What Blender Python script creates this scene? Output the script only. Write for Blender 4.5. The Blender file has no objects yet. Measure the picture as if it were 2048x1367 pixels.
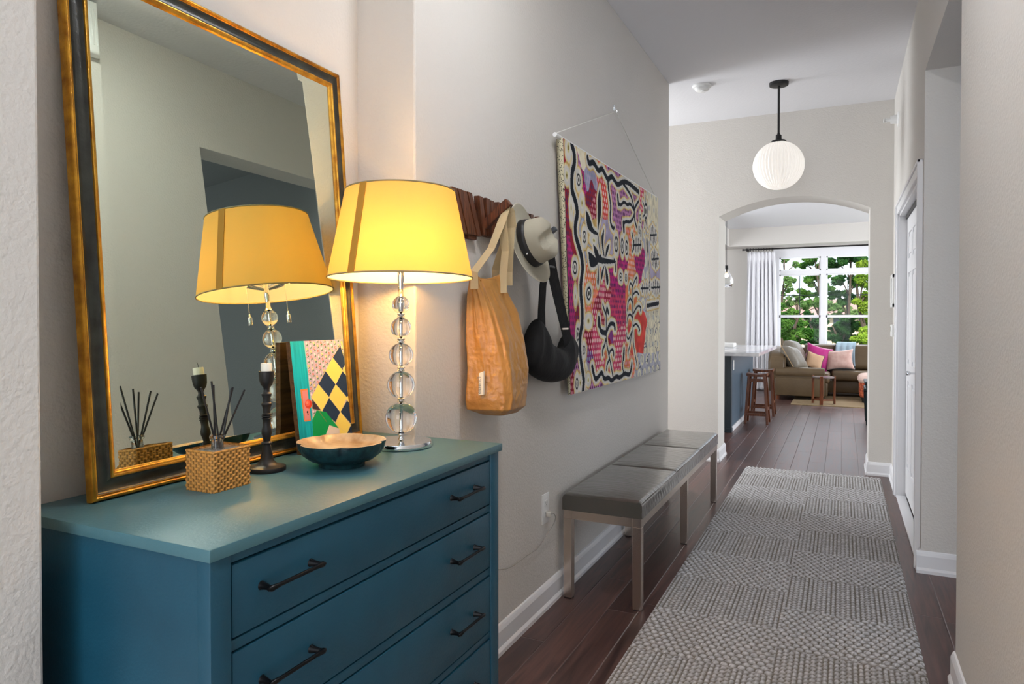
import bpy, bmesh, math, random
import numpy as np
from mathutils import Vector, Matrix, Euler

S = bpy.context.scene
COL = S.collection
PI = math.pi

# ------------------------------------------------------------------ camera
F_PX, YAW, PITCH, CAM_H, HOR = 1380.0, math.radians(25.6), math.radians(0.85), 1.30, 636.0
PY = HOR + F_PX * math.tan(PITCH); CX = 1024.0
cd = bpy.data.cameras.new('camera'); cam = bpy.data.objects.new('camera', cd); COL.objects.link(cam)
cam.location = (0, 0, CAM_H)
cam.rotation_euler = (math.radians(90) - PITCH, 0, YAW)
cd.sensor_width = 36.0; cd.lens = F_PX / 2048 * 36.0
cd.shift_x = 0.0; cd.shift_y = (PY - 1367 / 2) / 2048
cd.clip_start = 0.02; cd.clip_end = 400
S.camera = cam
S.view_settings.view_transform = 'Standard'; S.view_settings.look = 'None'
S.view_settings.exposure = 0.15; S.view_settings.gamma = 1.0
try: S.view_settings.use_curve_mapping = False
except Exception: pass

# ------------------------------------------------------------------ sky
W = bpy.data.worlds.new('sky'); S.world = W; W.use_nodes = True
nt = W.node_tree; nt.nodes.clear()
o = nt.nodes.new('ShaderNodeOutputWorld'); bg = nt.nodes.new('ShaderNodeBackground')
tc = nt.nodes.new('ShaderNodeTexCoord'); nz = nt.nodes.new('ShaderNodeTexNoise'); rp = nt.nodes.new('ShaderNodeValToRGB')
nz.inputs['Scale'].default_value = 4.0; nz.inputs['Detail'].default_value = 6
rp.color_ramp.elements[0].position = 0.40; rp.color_ramp.elements[0].color = (0.13, 0.19, 0.25, 1)
rp.color_ramp.elements[1].position = 0.56; rp.color_ramp.elements[1].color = (0.62, 0.66, 0.72, 1)
nt.links.new(tc.outputs['Generated'], nz.inputs['Vector']); nt.links.new(nz.outputs['Fac'], rp.inputs['Fac'])
nt.links.new(rp.outputs['Color'], bg.inputs['Color']); bg.inputs['Strength'].default_value = 4.2
nt.links.new(bg.outputs['Background'], o.inputs['Surface'])

# ------------------------------------------------------------------ lights
def lamp(name, kind, loc, energy, color=(1, 1, 1), rot=(0, 0, 0), size=None, size_y=None, radius=None):
    l = bpy.data.lights.new(name, kind); l.energy = energy; l.color = color
    if kind == 'AREA':
        l.shape = 'RECTANGLE'; l.size = size; l.size_y = size_y or size
    if kind == 'SUN': l.angle = math.radians(1.0)
    if radius is not None and kind in ('POINT', 'SPOT'): l.shadow_soft_size = radius
    ob = bpy.data.objects.new(name, l); COL.objects.link(ob); ob.location = loc; ob.rotation_euler = rot
    return ob
lamp('sun', 'SUN', (0, 0, 20), 7.0, (1, .95, .86), rot=(math.radians(48), 0, math.radians(15)))
# daylight from living room windows, and unseen fill lamps added to brighten the rooms
lamp('fill_behind_camera', 'AREA', (-0.40, -2.05, 1.55), 24, (.90, .95, 1.0), rot=(math.radians(90), 0, 0), size=1.45, size_y=2.5)  # added fill from behind the camera, no glazed door is known there
lamp('fill_passage', 'AREA', (-3.7, 5.85, 1.7), 70, (.95, .97, 1), rot=(0, math.radians(-90), 0), size=2.2, size_y=1.0)  # added fill for the middle of the hall, no window known here
lamp('daylight_side_windows', 'AREA', (3.75, 10.2, 1.5), 165, (.95, .975, 1), rot=(0, math.radians(90), 0), size=2.3, size_y=4.6)
lamp('daylight_kitchen_windows', 'AREA', (-4.2, 9.5, 1.6), 95, (.97, .98, 1), rot=(0, math.radians(-90), 0), size=2.0, size_y=3.0)

lamp('fill_over_window', 'AREA', (0.2, 16.2, 5.2), 520, (.96, .98, 1), rot=(math.radians(-42), 0, 0), size=5, size_y=2.2)  # added lamp hidden above the view, brightens the living room floor
lamp('fill_side_room', 'AREA', (2.9, 2.6, 1.5), 24, (.80, .88, 1.0), rot=(0, math.radians(90), 0), size=1.6, size_y=1.4)  # added fill standing inside the side room, which has no window

# ------------------------------------------------------------------ photo rays -> points on real surfaces
_fw = np.array([-math.sin(YAW) * math.cos(PITCH), math.cos(YAW) * math.cos(PITCH), -math.sin(PITCH)])
_rt = np.array([math.cos(YAW), math.sin(YAW), 0.0]); _up = np.cross(_rt, _fw); _C = np.array([0, 0, CAM_H])
def ray(x, y): return _fw + _rt * (x - CX) / F_PX - _up * (y - PY) / F_PX
def fl(x, y, z=0): d = ray(x, y); return _C + d * (z - CAM_H) / d[2]
def onX(x, y, X): d = ray(x, y); return _C + d * X / d[0]
def onY(x, y, Y): d = ray(x, y); return _C + d * Y / d[1]

# ------------------------------------------------------------------ materials
def lin(c):
    c = [v / 255.0 for v in c[:3]]
    return tuple((v / 12.92 if v <= .04045 else ((v + .055) / 1.055) ** 2.4) for v in c) + (1.0,)
def nodes(m): return m.node_tree.nodes, m.node_tree.links
def mat(name, c, rough=.5, metal=0, spec=.5, bump=None, var=None, coat=0, trans=0, ior=1.45, sheen=0, coords='Object', emit=None):
    """bump=(scale, distance, detail)  var=(scale, second colour, contrast)"""
    m = bpy.data.materials.new(name); m.use_nodes = True; N, L = nodes(m); b = N['Principled BSDF']
    b.inputs['Base Color'].default_value = lin(c); b.inputs['Roughness'].default_value = rough
    b.inputs['Metallic'].default_value = metal; b.inputs['Specular IOR Level'].default_value = spec
    b.inputs['Coat Weight'].default_value = coat; b.inputs['Transmission Weight'].default_value = trans
    b.inputs['IOR'].default_value = ior; b.inputs['Sheen Weight'].default_value = sheen
    if emit: b.inputs['Emission Color'].default_value = lin(emit[0]); b.inputs['Emission Strength'].default_value = emit[1]
    t = None
    if bump or var:
        t = N.new('ShaderNodeTexCoord')
    if bump:
        n = N.new('ShaderNodeTexNoise'); n.inputs['Scale'].default_value = bump[0]; n.inputs['Detail'].default_value = bump[2] if len(bump) > 2 else 2
        bp = N.new('ShaderNodeBump'); bp.inputs['Distance'].default_value = bump[1]; bp.inputs['Strength'].default_value = 1.0
        L.new(t.outputs[coords], n.inputs['Vector']); L.new(n.outputs['Fac'], bp.inputs['Height']); L.new(bp.outputs['Normal'], b.inputs['Normal'])
    if var:
        n = N.new('ShaderNodeTexNoise'); n.inputs['Scale'].default_value = var[0]; n.inputs['Detail'].default_value = 4
        r = N.new('ShaderNodeValToRGB'); k = var[2] if len(var) > 2 else .15
        r.color_ramp.elements[0].position = .5 - k; r.color_ramp.elements[1].position = .5 + k
        r.color_ramp.elements[0].color = lin(c); r.color_ramp.elements[1].color = lin(var[1])
        L.new(t.outputs[coords], n.inputs['Vector']); L.new(n.outputs['Fac'], r.inputs['Fac']); L.new(r.outputs['Color'], b.inputs['Base Color'])
    return m
def wood_mat(name, c1, c2, rough=.35, axis='Y', scale=30, coat=0):
    m = mat(name, c1, rough, coat=coat); N, L = nodes(m); b = N['Principled BSDF']
    t = N.new('ShaderNodeTexCoord'); mp = N.new('ShaderNodeMapping'); s = [scale] * 3; s['XYZ'.index(axis)] = scale * .06
    mp.inputs['Scale'].default_value = s; n = N.new('ShaderNodeTexNoise'); n.inputs['Scale'].default_value = 2.5; n.inputs['Detail'].default_value = 5; n.inputs['Distortion'].default_value = .6
    r = N.new('ShaderNodeValToRGB'); r.color_ramp.elements[0].position = .3; r.color_ramp.elements[1].position = .7
    r.color_ramp.elements[0].color = lin(c1); r.color_ramp.elements[1].color = lin(c2)
    L.new(t.outputs['Object'], mp.inputs['Vector']); L.new(mp.outputs['Vector'], n.inputs['Vector']); L.new(n.outputs['Fac'], r.inputs['Fac']); L.new(r.outputs['Color'], b.inputs['Base Color'])
    return m
def attr_mat(name, attr, rough=.8, bump=None, spec=.3):
    m = mat(name, (128, 128, 128), rough, bump=bump, spec=spec); N, L = nodes(m)
    a = N.new('ShaderNodeAttribute'); a.attribute_name = attr; L.new(a.outputs['Color'], N['Principled BSDF'].inputs['Base Color'])
    return m
def floor_mat():
    m = bpy.data.materials.new('plank_floor'); m.use_nodes = True; N, L = nodes(m); b = N['Principled BSDF']
    t = N.new('ShaderNodeTexCoord'); sp = N.new('ShaderNodeSeparateXYZ'); L.new(t.outputs['Object'], sp.inputs[0])
    def M(op, a, b2=None):
        n = N.new('ShaderNodeMath'); n.operation = op
        for i, v in enumerate((a, b2)):
            if v is None: continue
            if isinstance(v, (int, float)): n.inputs[i].default_value = v
            else: L.new(v, n.inputs[i])
        return n.outputs[0]
    x = M('DIVIDE', M('ADD', sp.outputs['X'], .807 + 10 * .1345), .1345); row = M('FLOOR', x); fx = M('FRACT', x)
    wn = N.new('ShaderNodeTexWhiteNoise'); wn.noise_dimensions = '1D'; L.new(row, wn.inputs['W'])
    y = M('ADD', M('DIVIDE', sp.outputs['Y'], 1.21), M('MULTIPLY', wn.outputs['Value'], 5.0)); cell = M('FLOOR', y); fy = M('FRACT', y)
    cid = M('ADD', M('MULTIPLY', row, 17.3), cell)
    w2 = N.new('ShaderNodeTexWhiteNoise'); w2.noise_dimensions = '1D'; L.new(cid, w2.inputs['W'])
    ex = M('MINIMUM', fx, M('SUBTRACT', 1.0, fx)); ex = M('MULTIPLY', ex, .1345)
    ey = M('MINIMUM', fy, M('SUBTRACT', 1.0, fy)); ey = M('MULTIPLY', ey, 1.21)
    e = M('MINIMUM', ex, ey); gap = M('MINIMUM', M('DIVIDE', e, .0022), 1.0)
    # grain
    cmb = N.new('ShaderNodeCombineXYZ'); L.new(M('MULTIPLY', sp.outputs['X'], 34.0), cmb.inputs[0]); L.new(M('MULTIPLY', sp.outputs['Y'], 2.4), cmb.inputs[1]); L.new(M('MULTIPLY', cid, 3.7), cmb.inputs[2])
    n = N.new('ShaderNodeTexNoise'); n.inputs['Scale'].default_value = 1.0; n.inputs['Detail'].default_value = 6; n.inputs['Distortion'].default_value = 1.2; L.new(cmb.outputs[0], n.inputs['Vector'])
    r = N.new('ShaderNodeValToRGB'); r.color_ramp.elements[0].position = .28; r.color_ramp.elements[1].position = .74
    r.color_ramp.elements[0].color = lin((52, 34, 32)); r.color_ramp.elements[1].color = lin((108, 76, 69)); L.new(n.outputs['Fac'], r.inputs['Fac'])
    hs = N.new('ShaderNodeHueSaturation'); L.new(r.outputs['Color'], hs.inputs['Color']); L.new(M('ADD', .7, M('MULTIPLY', w2.outputs['Value'], .55)), hs.inputs['Value'])
    mx = N.new('ShaderNodeMix'); mx.data_type = 'RGBA'; L.new(gap, mx.inputs[0]); mx.inputs[6].default_value = lin((104, 88, 84)); L.new(hs.outputs['Color'], mx.inputs[7]); L.new(mx.outputs[2], b.inputs['Base Color'])  # bevel glints painted in as a lighter plank seam colour
    L.new(M('ADD', .27, M('MULTIPLY', n.outputs['Fac'], .16)), b.inputs['Roughness'])
    bp = N.new('ShaderNodeBump'); bp.inputs['Distance'].default_value = .0022; bp.inputs['Strength'].default_value = .7
    L.new(M('ADD', M('MULTIPLY', M('MINIMUM', M('DIVIDE', e, .004), 1.0), 1.0), M('MULTIPLY', n.outputs['Fac'], .18)), bp.inputs['Height']); L.new(bp.outputs['Normal'], b.inputs['Normal'])
    b.inputs['Specular IOR Level'].default_value = .75
    return m

M_WALL = mat('wall_paint', (214, 210, 204), .75, spec=.25, bump=(95, .0022, 3), coords='Object')
M_CEIL = mat('ceiling_paint', (226, 226, 229), .9, spec=.1, bump=(60, .0012, 2))
M_TRIM = mat('trim_white', (232, 232, 234), .35)
M_DARKROOM = mat('side_hall_shade', (150, 152, 154), .8, spec=.2, bump=(95, .0018, 3))  # wall paint darkened, shade of the unlit side room put into the colour
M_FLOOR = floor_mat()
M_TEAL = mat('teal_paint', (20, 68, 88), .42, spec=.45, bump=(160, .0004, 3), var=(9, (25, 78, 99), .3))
M_TEALTOP_LIT = mat('teal_top_lit', (62, 104, 116), .38, spec=.5, bump=(160, .0004, 3), var=(7, (74, 114, 122), .3))  # same teal made lighter, lamp light on the top put into the colour
M_BLACKMETAL = mat('black_metal', (18, 18, 20), .32, metal=.6)
M_BLACKMATTE = mat('black_matte', (26, 25, 26), .45)
M_GOLD = mat('gilt', (214, 158, 52), .34, metal=.75, bump=(240, .0008, 3), var=(26, (132, 82, 26), .2))
M_GOLD2 = mat('gilt_bright', (234, 182, 72), .28, metal=.75, bump=(240, .0008, 3), var=(30, (168, 112, 38), .22))
M_FRAMEDARK = mat('frame_dark', (30, 28, 24), .32, bump=(120, .0007, 3), var=(18, (62, 66, 58), .22))
M_CHROME = mat('chrome', (225, 228, 232), .06, metal=1)
M_STEEL = mat('brushed_steel', (206, 192, 180), .22, metal=1, bump=(400, .0001, 2))
M_GLASS = mat('clear_glass', (250, 252, 252), .0, trans=1, ior=1.5, spec=.5)
M_MIRROR = mat('mirror_silver', (222, 230, 212), .0, metal=1)
M_WHITEPL = mat('white_plastic', (235, 235, 233), .35)
M_WALNUT = wood_mat('walnut', (58, 30, 20), (122, 72, 46), .4, 'Z', 60)
M_STOOLWOOD = wood_mat('stool_wood', (74, 38, 22), (134, 76, 44), .35, 'Z', 40)
M_STRAP = mat('canvas_strap', (206, 186, 146), .9, bump=(300, .0005, 2))
M_BLACKCLOTH = mat('black_nylon', (12, 12, 14), .75, bump=(40, .003, 4))
M_SOFA = mat('sofa_leather', (96, 78, 54), .42, bump=(30, .002, 4), var=(5, (80, 64, 44), .3))
M_CURTAIN = mat('curtain_linen', (236, 236, 240), .9)
M_SILVERLEATHER = mat('bench_leather', (92, 88, 81), .30, metal=.35, coat=1.0, var=(3, (70, 67, 61), .3)); M_SILVERLEATHER.node_tree.nodes['Principled BSDF'].inputs['Coat Roughness'].default_value = .16
def pane_mat():
    m = bpy.data.materials.new('window_glass'); m.use_nodes = True; N, L = nodes(m); N.clear()
    o = N.new('ShaderNodeOutputMaterial'); t = N.new('ShaderNodeBsdfTransparent'); g = N.new('ShaderNodeBsdfGlossy'); g.inputs['Roughness'].default_value = 0
    x = N.new('ShaderNodeMixShader'); x.inputs[0].default_value = .006; L.new(t.outputs[0], x.inputs[1]); L.new(g.outputs[0], x.inputs[2]); L.new(x.outputs[0], o.inputs['Surface'])
    return m
M_PANE = pane_mat()
def wrinkle(m, sx, sy, sz, dist, scale=1.0):
    N, L = nodes(m); t = N.new('ShaderNodeTexCoord'); mp = N.new('ShaderNodeMapping'); mp.inputs['Scale'].default_value = (sx, sy, sz)
    n = N.new('ShaderNodeTexNoise'); n.inputs['Scale'].default_value = scale; n.inputs['Detail'].default_value = 3; n.inputs['Distortion'].default_value = .5
    bp = N.new('ShaderNodeBump'); bp.inputs['Distance'].default_value = dist
    L.new(t.outputs['Object'], mp.inputs['Vector']); L.new(mp.outputs['Vector'], n.inputs['Vector']); L.new(n.outputs['Fac'], bp.inputs['Height']); L.new(bp.outputs['Normal'], N['Principled BSDF'].inputs['Normal'])
wrinkle(M_SILVERLEATHER, 4, 42, 8, .007)

# ------------------------------------------------------------------ mesh helpers
def new(name, bm, m, parent=None, smooth=False, auto=None):
    me = bpy.data.meshes.new(name); bm.normal_update(); bm.to_mesh(me); bm.free()
    ob = bpy.data.objects.new(name, me); COL.objects.link(ob)
    for mm in (m if isinstance(m, (list, tuple)) else [m]): me.materials.append(mm)
    if smooth:
        for p in me.polygons: p.use_smooth = True
        if auto: me.set_sharp_from_angle(angle=math.radians(auto))
    if parent: ob.parent = parent; ob.matrix_parent_inverse = Matrix.Translation(parent.location).inverted() if parent.type == 'EMPTY' and False else Matrix.Identity(4)
    return ob
def local(ob, root):
    """mesh given in world coordinates -> coordinates local to its root"""
    ob.data.transform(Matrix.Translation(-Vector(root)))
    return ob
def tag(o, label=None, cat=None, group=None, kind=None):
    if label: o['label'] = label
    if cat: o['category'] = cat
    if group: o['group'] = group
    if kind: o['kind'] = kind
    return o
def thing(name, loc, label, cat, group=None, rz=0):
    e = bpy.data.objects.new(name, None); COL.objects.link(e); e.location = loc; e.rotation_euler = (0, 0, rz); e.empty_display_size = .1
    return tag(e, label, cat, group)
def part(name, bm, m, root, smooth=False, auto=None, org=None):
    """world-coordinate bmesh parented to a root empty (or a sub-part to a part)"""
    ob = new(name, bm, m, None, smooth, auto)
    r = root
    while r.parent: r = r.parent
    if r.type == 'EMPTY' : ob.data.transform(Matrix.Translation(-Vector(r.location)))
    ob.parent = root
    return ob
def struct(name, bm, m, label=None, smooth=False, auto=None):
    o = new(name, bm, m, None, smooth, auto); o['kind'] = 'structure'
    if label: o['label'] = label
    return o
def B(): return bmesh.new()
def box(bm, a, b, bev=0, seg=2, mi=0):
    a = Vector(a); b = Vector(b); lo = Vector(map(min, a, b)); hi = Vector(map(max, a, b))
    r = bmesh.ops.create_cube(bm, size=1, matrix=Matrix.Translation((lo + hi) / 2) @ Matrix.Diagonal((*(hi - lo), 1)))
    vs = r['verts']; fs = set(f for v in vs for f in v.link_faces)
    for f in fs: f.material_index = mi
    if bev:
        es = set(e for v in vs for e in v.link_edges)
        bmesh.ops.bevel(bm, geom=list(es), offset=bev, segments=seg, affect='EDGES', profile=.5, clamp_overlap=True, material=-1)
    return bm
def obox(bm, c, u, v, w, bev=0):
    """oriented box: centre and three half-axis vectors"""
    m = Matrix(((u[0], v[0], w[0], c[0]), (u[1], v[1], w[1], c[1]), (u[2], v[2], w[2], c[2]), (0, 0, 0, 1)))
    r = bmesh.ops.create_cube(bm, size=2, matrix=m)
    bmesh.ops.recalc_face_normals(bm, faces=list(set(f for x in r['verts'] for f in x.link_faces)))
    if bev:
        es = set(e for x in r['verts'] for e in x.link_edges)
        bmesh.ops.bevel(bm, geom=list(es), offset=bev, segments=2, affect='EDGES', clamp_overlap=True)
    return bm
def lathe(bm, prof, c=(0, 0, 0), seg=48, rfun=None, cap=True):
    rings = []
    for r, z in prof:
        rings.append([bm.verts.new((c[0] + (rfun(r, z, 2 * PI * k / seg) if rfun else r) * math.cos(2 * PI * k / seg), c[1] + (rfun(r, z, 2 * PI * k / seg) if rfun else r) * math.sin(2 * PI * k / seg), c[2] + z)) for k in range(seg)])
    for a, b in zip(rings, rings[1:]):
        for k in range(seg): bm.faces.new((a[k], a[(k + 1) % seg], b[(k + 1) % seg], b[k]))
    if cap:
        bm.faces.new(list(reversed(rings[0]))); bm.faces.new(rings[-1])
    return bm
def tube(bm, pts, r, seg=8, cap=True, flat=None):
    """tube along points; r number or list; flat=(width,thick) makes a strap"""
    pts = [Vector(p) for p in pts]; n = len(pts); rr = r if isinstance(r, (list, tuple)) else [r] * n
    rings = []; prev = None
    for i, p in enumerate(pts):
        t = (pts[min(i + 1, n - 1)] - pts[max(i - 1, 0)]).normalized()
        if prev is None:
            a = Vector((0, 0, 1)) if abs(t.z) < .9 else Vector((1, 0, 0)); u = t.cross(a).normalized()
        else:
            u = (prev - t * prev.dot(t)).normalized()
        prev = u; v = t.cross(u)
        rings.append([bm.verts.new(p + (u * math.cos(2 * PI * k / seg) + v * math.sin(2 * PI * k / seg)) * rr[i]) for k in range(seg)])
    for a, b in zip(rings, rings[1:]):
        for k in range(seg): bm.faces.new((a[k], a[(k + 1) % seg], b[(k + 1) % seg], b[k]))
    if cap: bm.faces.new(list(reversed(rings[0]))); bm.faces.new(rings[-1])
    return bm
def strap(bm, pts, dirs, w, t):
    """flat strap: centre points, width directions"""
    pts = [Vector(p) for p in pts]; n = len(pts); rings = []
    for i, p in enumerate(pts):
        tg = (pts[min(i + 1, n - 1)] - pts[max(i - 1, 0)]).normalized(); d = Vector(dirs[i] if isinstance(dirs, list) else dirs)
        d = (d - tg * d.dot(tg)).normalized(); nn = tg.cross(d); ww = w[i] if isinstance(w, list) else w
        rings.append([bm.verts.new(p + d * a * ww / 2 + nn * b * t / 2) for a, b in ((-1, -1), (1, -1), (1, 1), (-1, 1))])
    for a, b in zip(rings, rings[1:]):
        for k in range(4): bm.faces.new((a[k], a[(k + 1) % 4], b[(k + 1) % 4], b[k]))
    bm.faces.new(list(reversed(rings[0]))); bm.faces.new(rings[-1])
    bmesh.ops.recalc_face_normals(bm, faces=bm.faces[:])
    return bm
def prism(bm, poly, axis_fn, t0, t1):
    """extrude polygon [(a,b)] between t0 and t1; axis_fn(a,b,t)->xyz"""
    n = len(poly); A = [bm.verts.new(axis_fn(a, b, t0)) for a, b in poly]; Bv = [bm.verts.new(axis_fn(a, b, t1)) for a, b in poly]
    fs = [bm.faces.new(A), bm.faces.new(list(reversed(Bv)))]
    for k in range(n): fs.append(bm.faces.new((A[k], Bv[k], Bv[(k + 1) % n], A[(k + 1) % n])))
    bmesh.ops.recalc_face_normals(bm, faces=fs)
    return bm
def grid(bm, nu, nv, fn, close_u=False):
    V = [[bm.verts.new(fn(i / (nu if close_u else nu - 1), j / (nv - 1))) for j in range(nv)] for i in range(nu)]
    for i in range(nu if close_u else nu - 1):
        for j in range(nv - 1):
            bm.faces.new((V[i][j], V[(i + 1) % nu][j], V[(i + 1) % nu][j + 1], V[i][j + 1]))
    return V
def pillow(bm, c, u, v, w, e=2.6, nu=28, puff=.45, pinch=.12):
    """cushion: centre, half-width vector u, half-height vector v, half-thickness vector w"""
    c, u, v, w = map(Vector, (c, u, v, w))
    for s in (1, -1):
        V = []
        for i in range(nu + 1):
            row = []
            for j in range(nu + 1):
                a = -1 + 2 * i / nu; b = -1 + 2 * j / nu
                h = ((1 - abs(a) ** e) * (1 - abs(b) ** e)); h = max(h, 0) ** puff
                pa = a * (1 - pinch * (1 - abs(b)) * abs(a) ** 3 * 0 - pinch * (1 - b * b)); pb = b * (1 - pinch * (1 - a * a))
                row.append(bm.verts.new(c + u * pa + v * pb + w * h * s))
            V.append(row)
        for i in range(nu):
            for j in range(nu):
                q = (V[i][j], V[i + 1][j], V[i + 1][j + 1], V[i][j + 1])
                bm.faces.new(q if s > 0 else q[::-1])
    bmesh.ops.remove_doubles(bm, verts=bm.verts[:], dist=1e-5)
    bmesh.ops.recalc_face_normals(bm, faces=bm.faces[:])
    return bm
def np_mesh(name, P, nu, nv, col=None, m=None, smooth=True):
    """P: (nu*nv,3) grid, col (nu*nv,3) linear"""
    me = bpy.data.meshes.new(name); me.vertices.add(nu * nv); me.vertices.foreach_set('co', P.astype(np.float32).ravel())
    i, j = np.meshgrid(np.arange(nu - 1), np.arange(nv - 1), indexing='ij'); a = (i * nv + j).ravel(); q = np.stack([a, a + nv, a + nv + 1, a + 1], 1)
    me.loops.add(q.size); me.polygons.add(len(q)); me.loops.foreach_set('vertex_index', q.astype(np.int32).ravel())
    me.polygons.foreach_set('loop_start', (np.arange(len(q)) * 4).astype(np.int32)); me.update(calc_edges=True); me.validate()
    if smooth: me.polygons.foreach_set('use_smooth', np.ones(len(me.polygons), bool))
    if col is not None:
        at = me.color_attributes.new('pattern', 'FLOAT_COLOR', 'POINT'); c4 = np.ones((nu * nv, 4), np.float32); c4[:, :3] = col; at.data.foreach_set('color', c4.ravel())
    ob = bpy.data.objects.new(name, me); COL.objects.link(ob)
    if m: me.materials.append(m)
    return ob
def L3(c): return np.array(lin(c)[:3])
def vnoise(x, y, seed=0):
    """smooth value noise for numpy arrays"""
    r = np.random.RandomState(seed).rand(256, 256); xi = np.floor(x).astype(int); yi = np.floor(y).astype(int); fx = x - xi; fy = y - yi
    fx = fx * fx * (3 - 2 * fx); fy = fy * fy * (3 - 2 * fy); g = lambda a, b: r[a % 256, b % 256]
    return (g(xi, yi) * (1 - fx) + g(xi + 1, yi) * fx) * (1 - fy) + (g(xi, yi + 1) * (1 - fx) + g(xi + 1, yi + 1) * fx) * fy
def seg_dist(X, Y, pts):
    d = np.full(X.shape, 1e9)
    for (x0, y0), (x1, y1) in zip(pts, pts[1:]):
        vx, vy = x1 - x0, y1 - y0; l = vx * vx + vy * vy + 1e-12; t = np.clip(((X - x0) * vx + (Y - y0) * vy) / l, 0, 1)
        d = np.minimum(d, np.hypot(X - x0 - t * vx, Y - y0 - t * vy))
    return d
def in_poly(X, Y, pts):
    ins = np.zeros(X.shape, bool); n = len(pts)
    for k in range(n):
        x0, y0 = pts[k]; x1, y1 = pts[(k + 1) % n]
        c = ((y0 > Y) != (y1 > Y)) & (X < (x1 - x0) * (Y - y0) / (y1 - y0 + 1e-12) + x0); ins ^= c
    return ins
def smooth_pts(p, it=2):
    for _ in range(it):
        q = [p[0]]
        for a, b in zip(p, p[1:]):
            q += [(a[0] * .75 + b[0] * .25, a[1] * .75 + b[1] * .25), (a[0] * .25 + b[0] * .75, a[1] * .25 + b[1] * .75)]
        q.append(p[-1]); p = q
    return p

# ================================================================== ROOM SHELL
HX0, HX1 = -1.20, 0.37        # hall left and right wall faces
CZ = 3.08                     # hall ceiling
YA, YB = 6.43, 6.80           # arch wall
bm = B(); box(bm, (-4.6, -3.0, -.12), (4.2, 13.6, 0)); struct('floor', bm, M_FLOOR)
bm = B(); box(bm, (-4.0, -2.0, CZ), (3.2, 6.5, CZ + .12)); struct('ceiling', bm, M_CEIL)
bm = B(); box(bm, (-4.4, YB, 2.90), (4.0, 13.6, 3.02)); struct('ceiling_living_room', bm, M_CEIL)
bm = B(); box(bm, (-1.60, 1.807, 0), (HX0, 5.27, CZ), .006, 2); struct('wall_left', bm, M_WALL)
bm = B(); box(bm, (-1.60, -1.95, 0), (HX0, 0.695, CZ), .006, 2); struct('wall_left_near', bm, M_WALL)
bm = B(); box(bm, (-1.62, .60, 0), (-1.42, 1.90, CZ)); struct('wall_niche', bm, M_WALL)
bm = B(); box(bm, (-3.9, 5.12, 0), (-1.60, 5.27, CZ)); struct('wall_passage', bm, M_WALL)
# arch wall
bm = B()
def arch_profile():
    x0, x1, zs, zt = -1.012, .199, 2.215, 2.352
    hw = (x1 - x0) / 2; r = (hw * hw + (zt - zs) ** 2) / (2 * (zt - zs)); cx = (x0 + x1) / 2; cz = zt - r; a = math.asin(hw / r)
    return [(cx + r * math.sin(t), cz + r * math.cos(t)) for t in np.linspace(-a, a, 33)]
arc = arch_profile(); ax = lambda a, b, t: (a, t, b)
xl, xr = arc[0][0], arc[-1][0]
prism(bm, [(-4.0, 0), (xl, 0), arc[0], (xl, CZ), (-4.0, CZ)], ax, YA, YB)
prism(bm, [(xr, 0), (1.2, 0), (1.2, CZ), (xr, CZ), arc[-1]], ax, YA, YB)
for p, q in zip(arc, arc[1:]): prism(bm, [p, q, (q[0], CZ), (p[0], CZ)], ax, YA, YB)
bmesh.ops.remove_doubles(bm, verts=bm.verts[:], dist=1e-5)
struct('wall_back', bm, M_WALL)
bm = B(); box(bm, (1.2, YA, 0), (4.1, YB, CZ)); struct('wall_back_side', bm, M_WALL)
# right wall: near piece, header over the side opening, far piece round the closet door
TH = .155; OY0, OY1, OZ = 2.88, 4.08, 2.556
DY0, DY1, DZ = 4.20, 5.72, 2.05
bm = B(); box(bm, (HX1, -1.95, 0), (HX1 + TH, OY0, CZ)); box(bm, (HX1, OY0, OZ), (HX1 + TH, OY1, CZ))
struct('wall_right_near', bm, M_WALL)
bm = B(); box(bm, (HX1, OY1, 0), (HX1 + TH, DY0, CZ)); box(bm, (HX1, DY0, DZ), (HX1 + TH, DY1, CZ)); box(bm, (HX1, DY1, 0), (HX1 + TH, YA, CZ))
struct('wall_right', bm, M_WALL)
# closet behind the door, side room behind the opening
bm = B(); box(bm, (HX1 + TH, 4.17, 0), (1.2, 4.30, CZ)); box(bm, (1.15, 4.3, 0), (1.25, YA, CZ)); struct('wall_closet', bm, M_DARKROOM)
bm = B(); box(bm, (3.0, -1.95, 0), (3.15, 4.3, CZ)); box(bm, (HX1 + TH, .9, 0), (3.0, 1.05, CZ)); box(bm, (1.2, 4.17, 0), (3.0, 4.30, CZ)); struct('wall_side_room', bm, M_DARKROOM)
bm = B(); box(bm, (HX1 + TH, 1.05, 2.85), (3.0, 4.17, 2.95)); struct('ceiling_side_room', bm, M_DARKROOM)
# entry end behind the camera, left open for the added fill lamp
bm = B(); box(bm, (-1.3, -2.0, 2.9), (.5, -1.85, CZ)); box(bm, (-1.3, -2.0, 0), (-1.16, -1.85, CZ)); box(bm, (.34, -2.0, 0), (.5, -1.85, CZ)); struct('wall_front', bm, M_WALL)
# passage end wall, opening made for the added fill lamp
bm = B(); box(bm, (-3.65, 5.2, 0), (-3.5, 5.3, CZ)); box(bm, (-3.65, 6.4, 0), (-3.5, 6.5, CZ)); box(bm, (-3.65, 5.2, 2.85), (-3.5, 6.5, CZ)); box(bm, (-3.65, 5.2, 0), (-3.5, 6.5, .55)); struct('wall_passage_end', bm, M_WALL)
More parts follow.
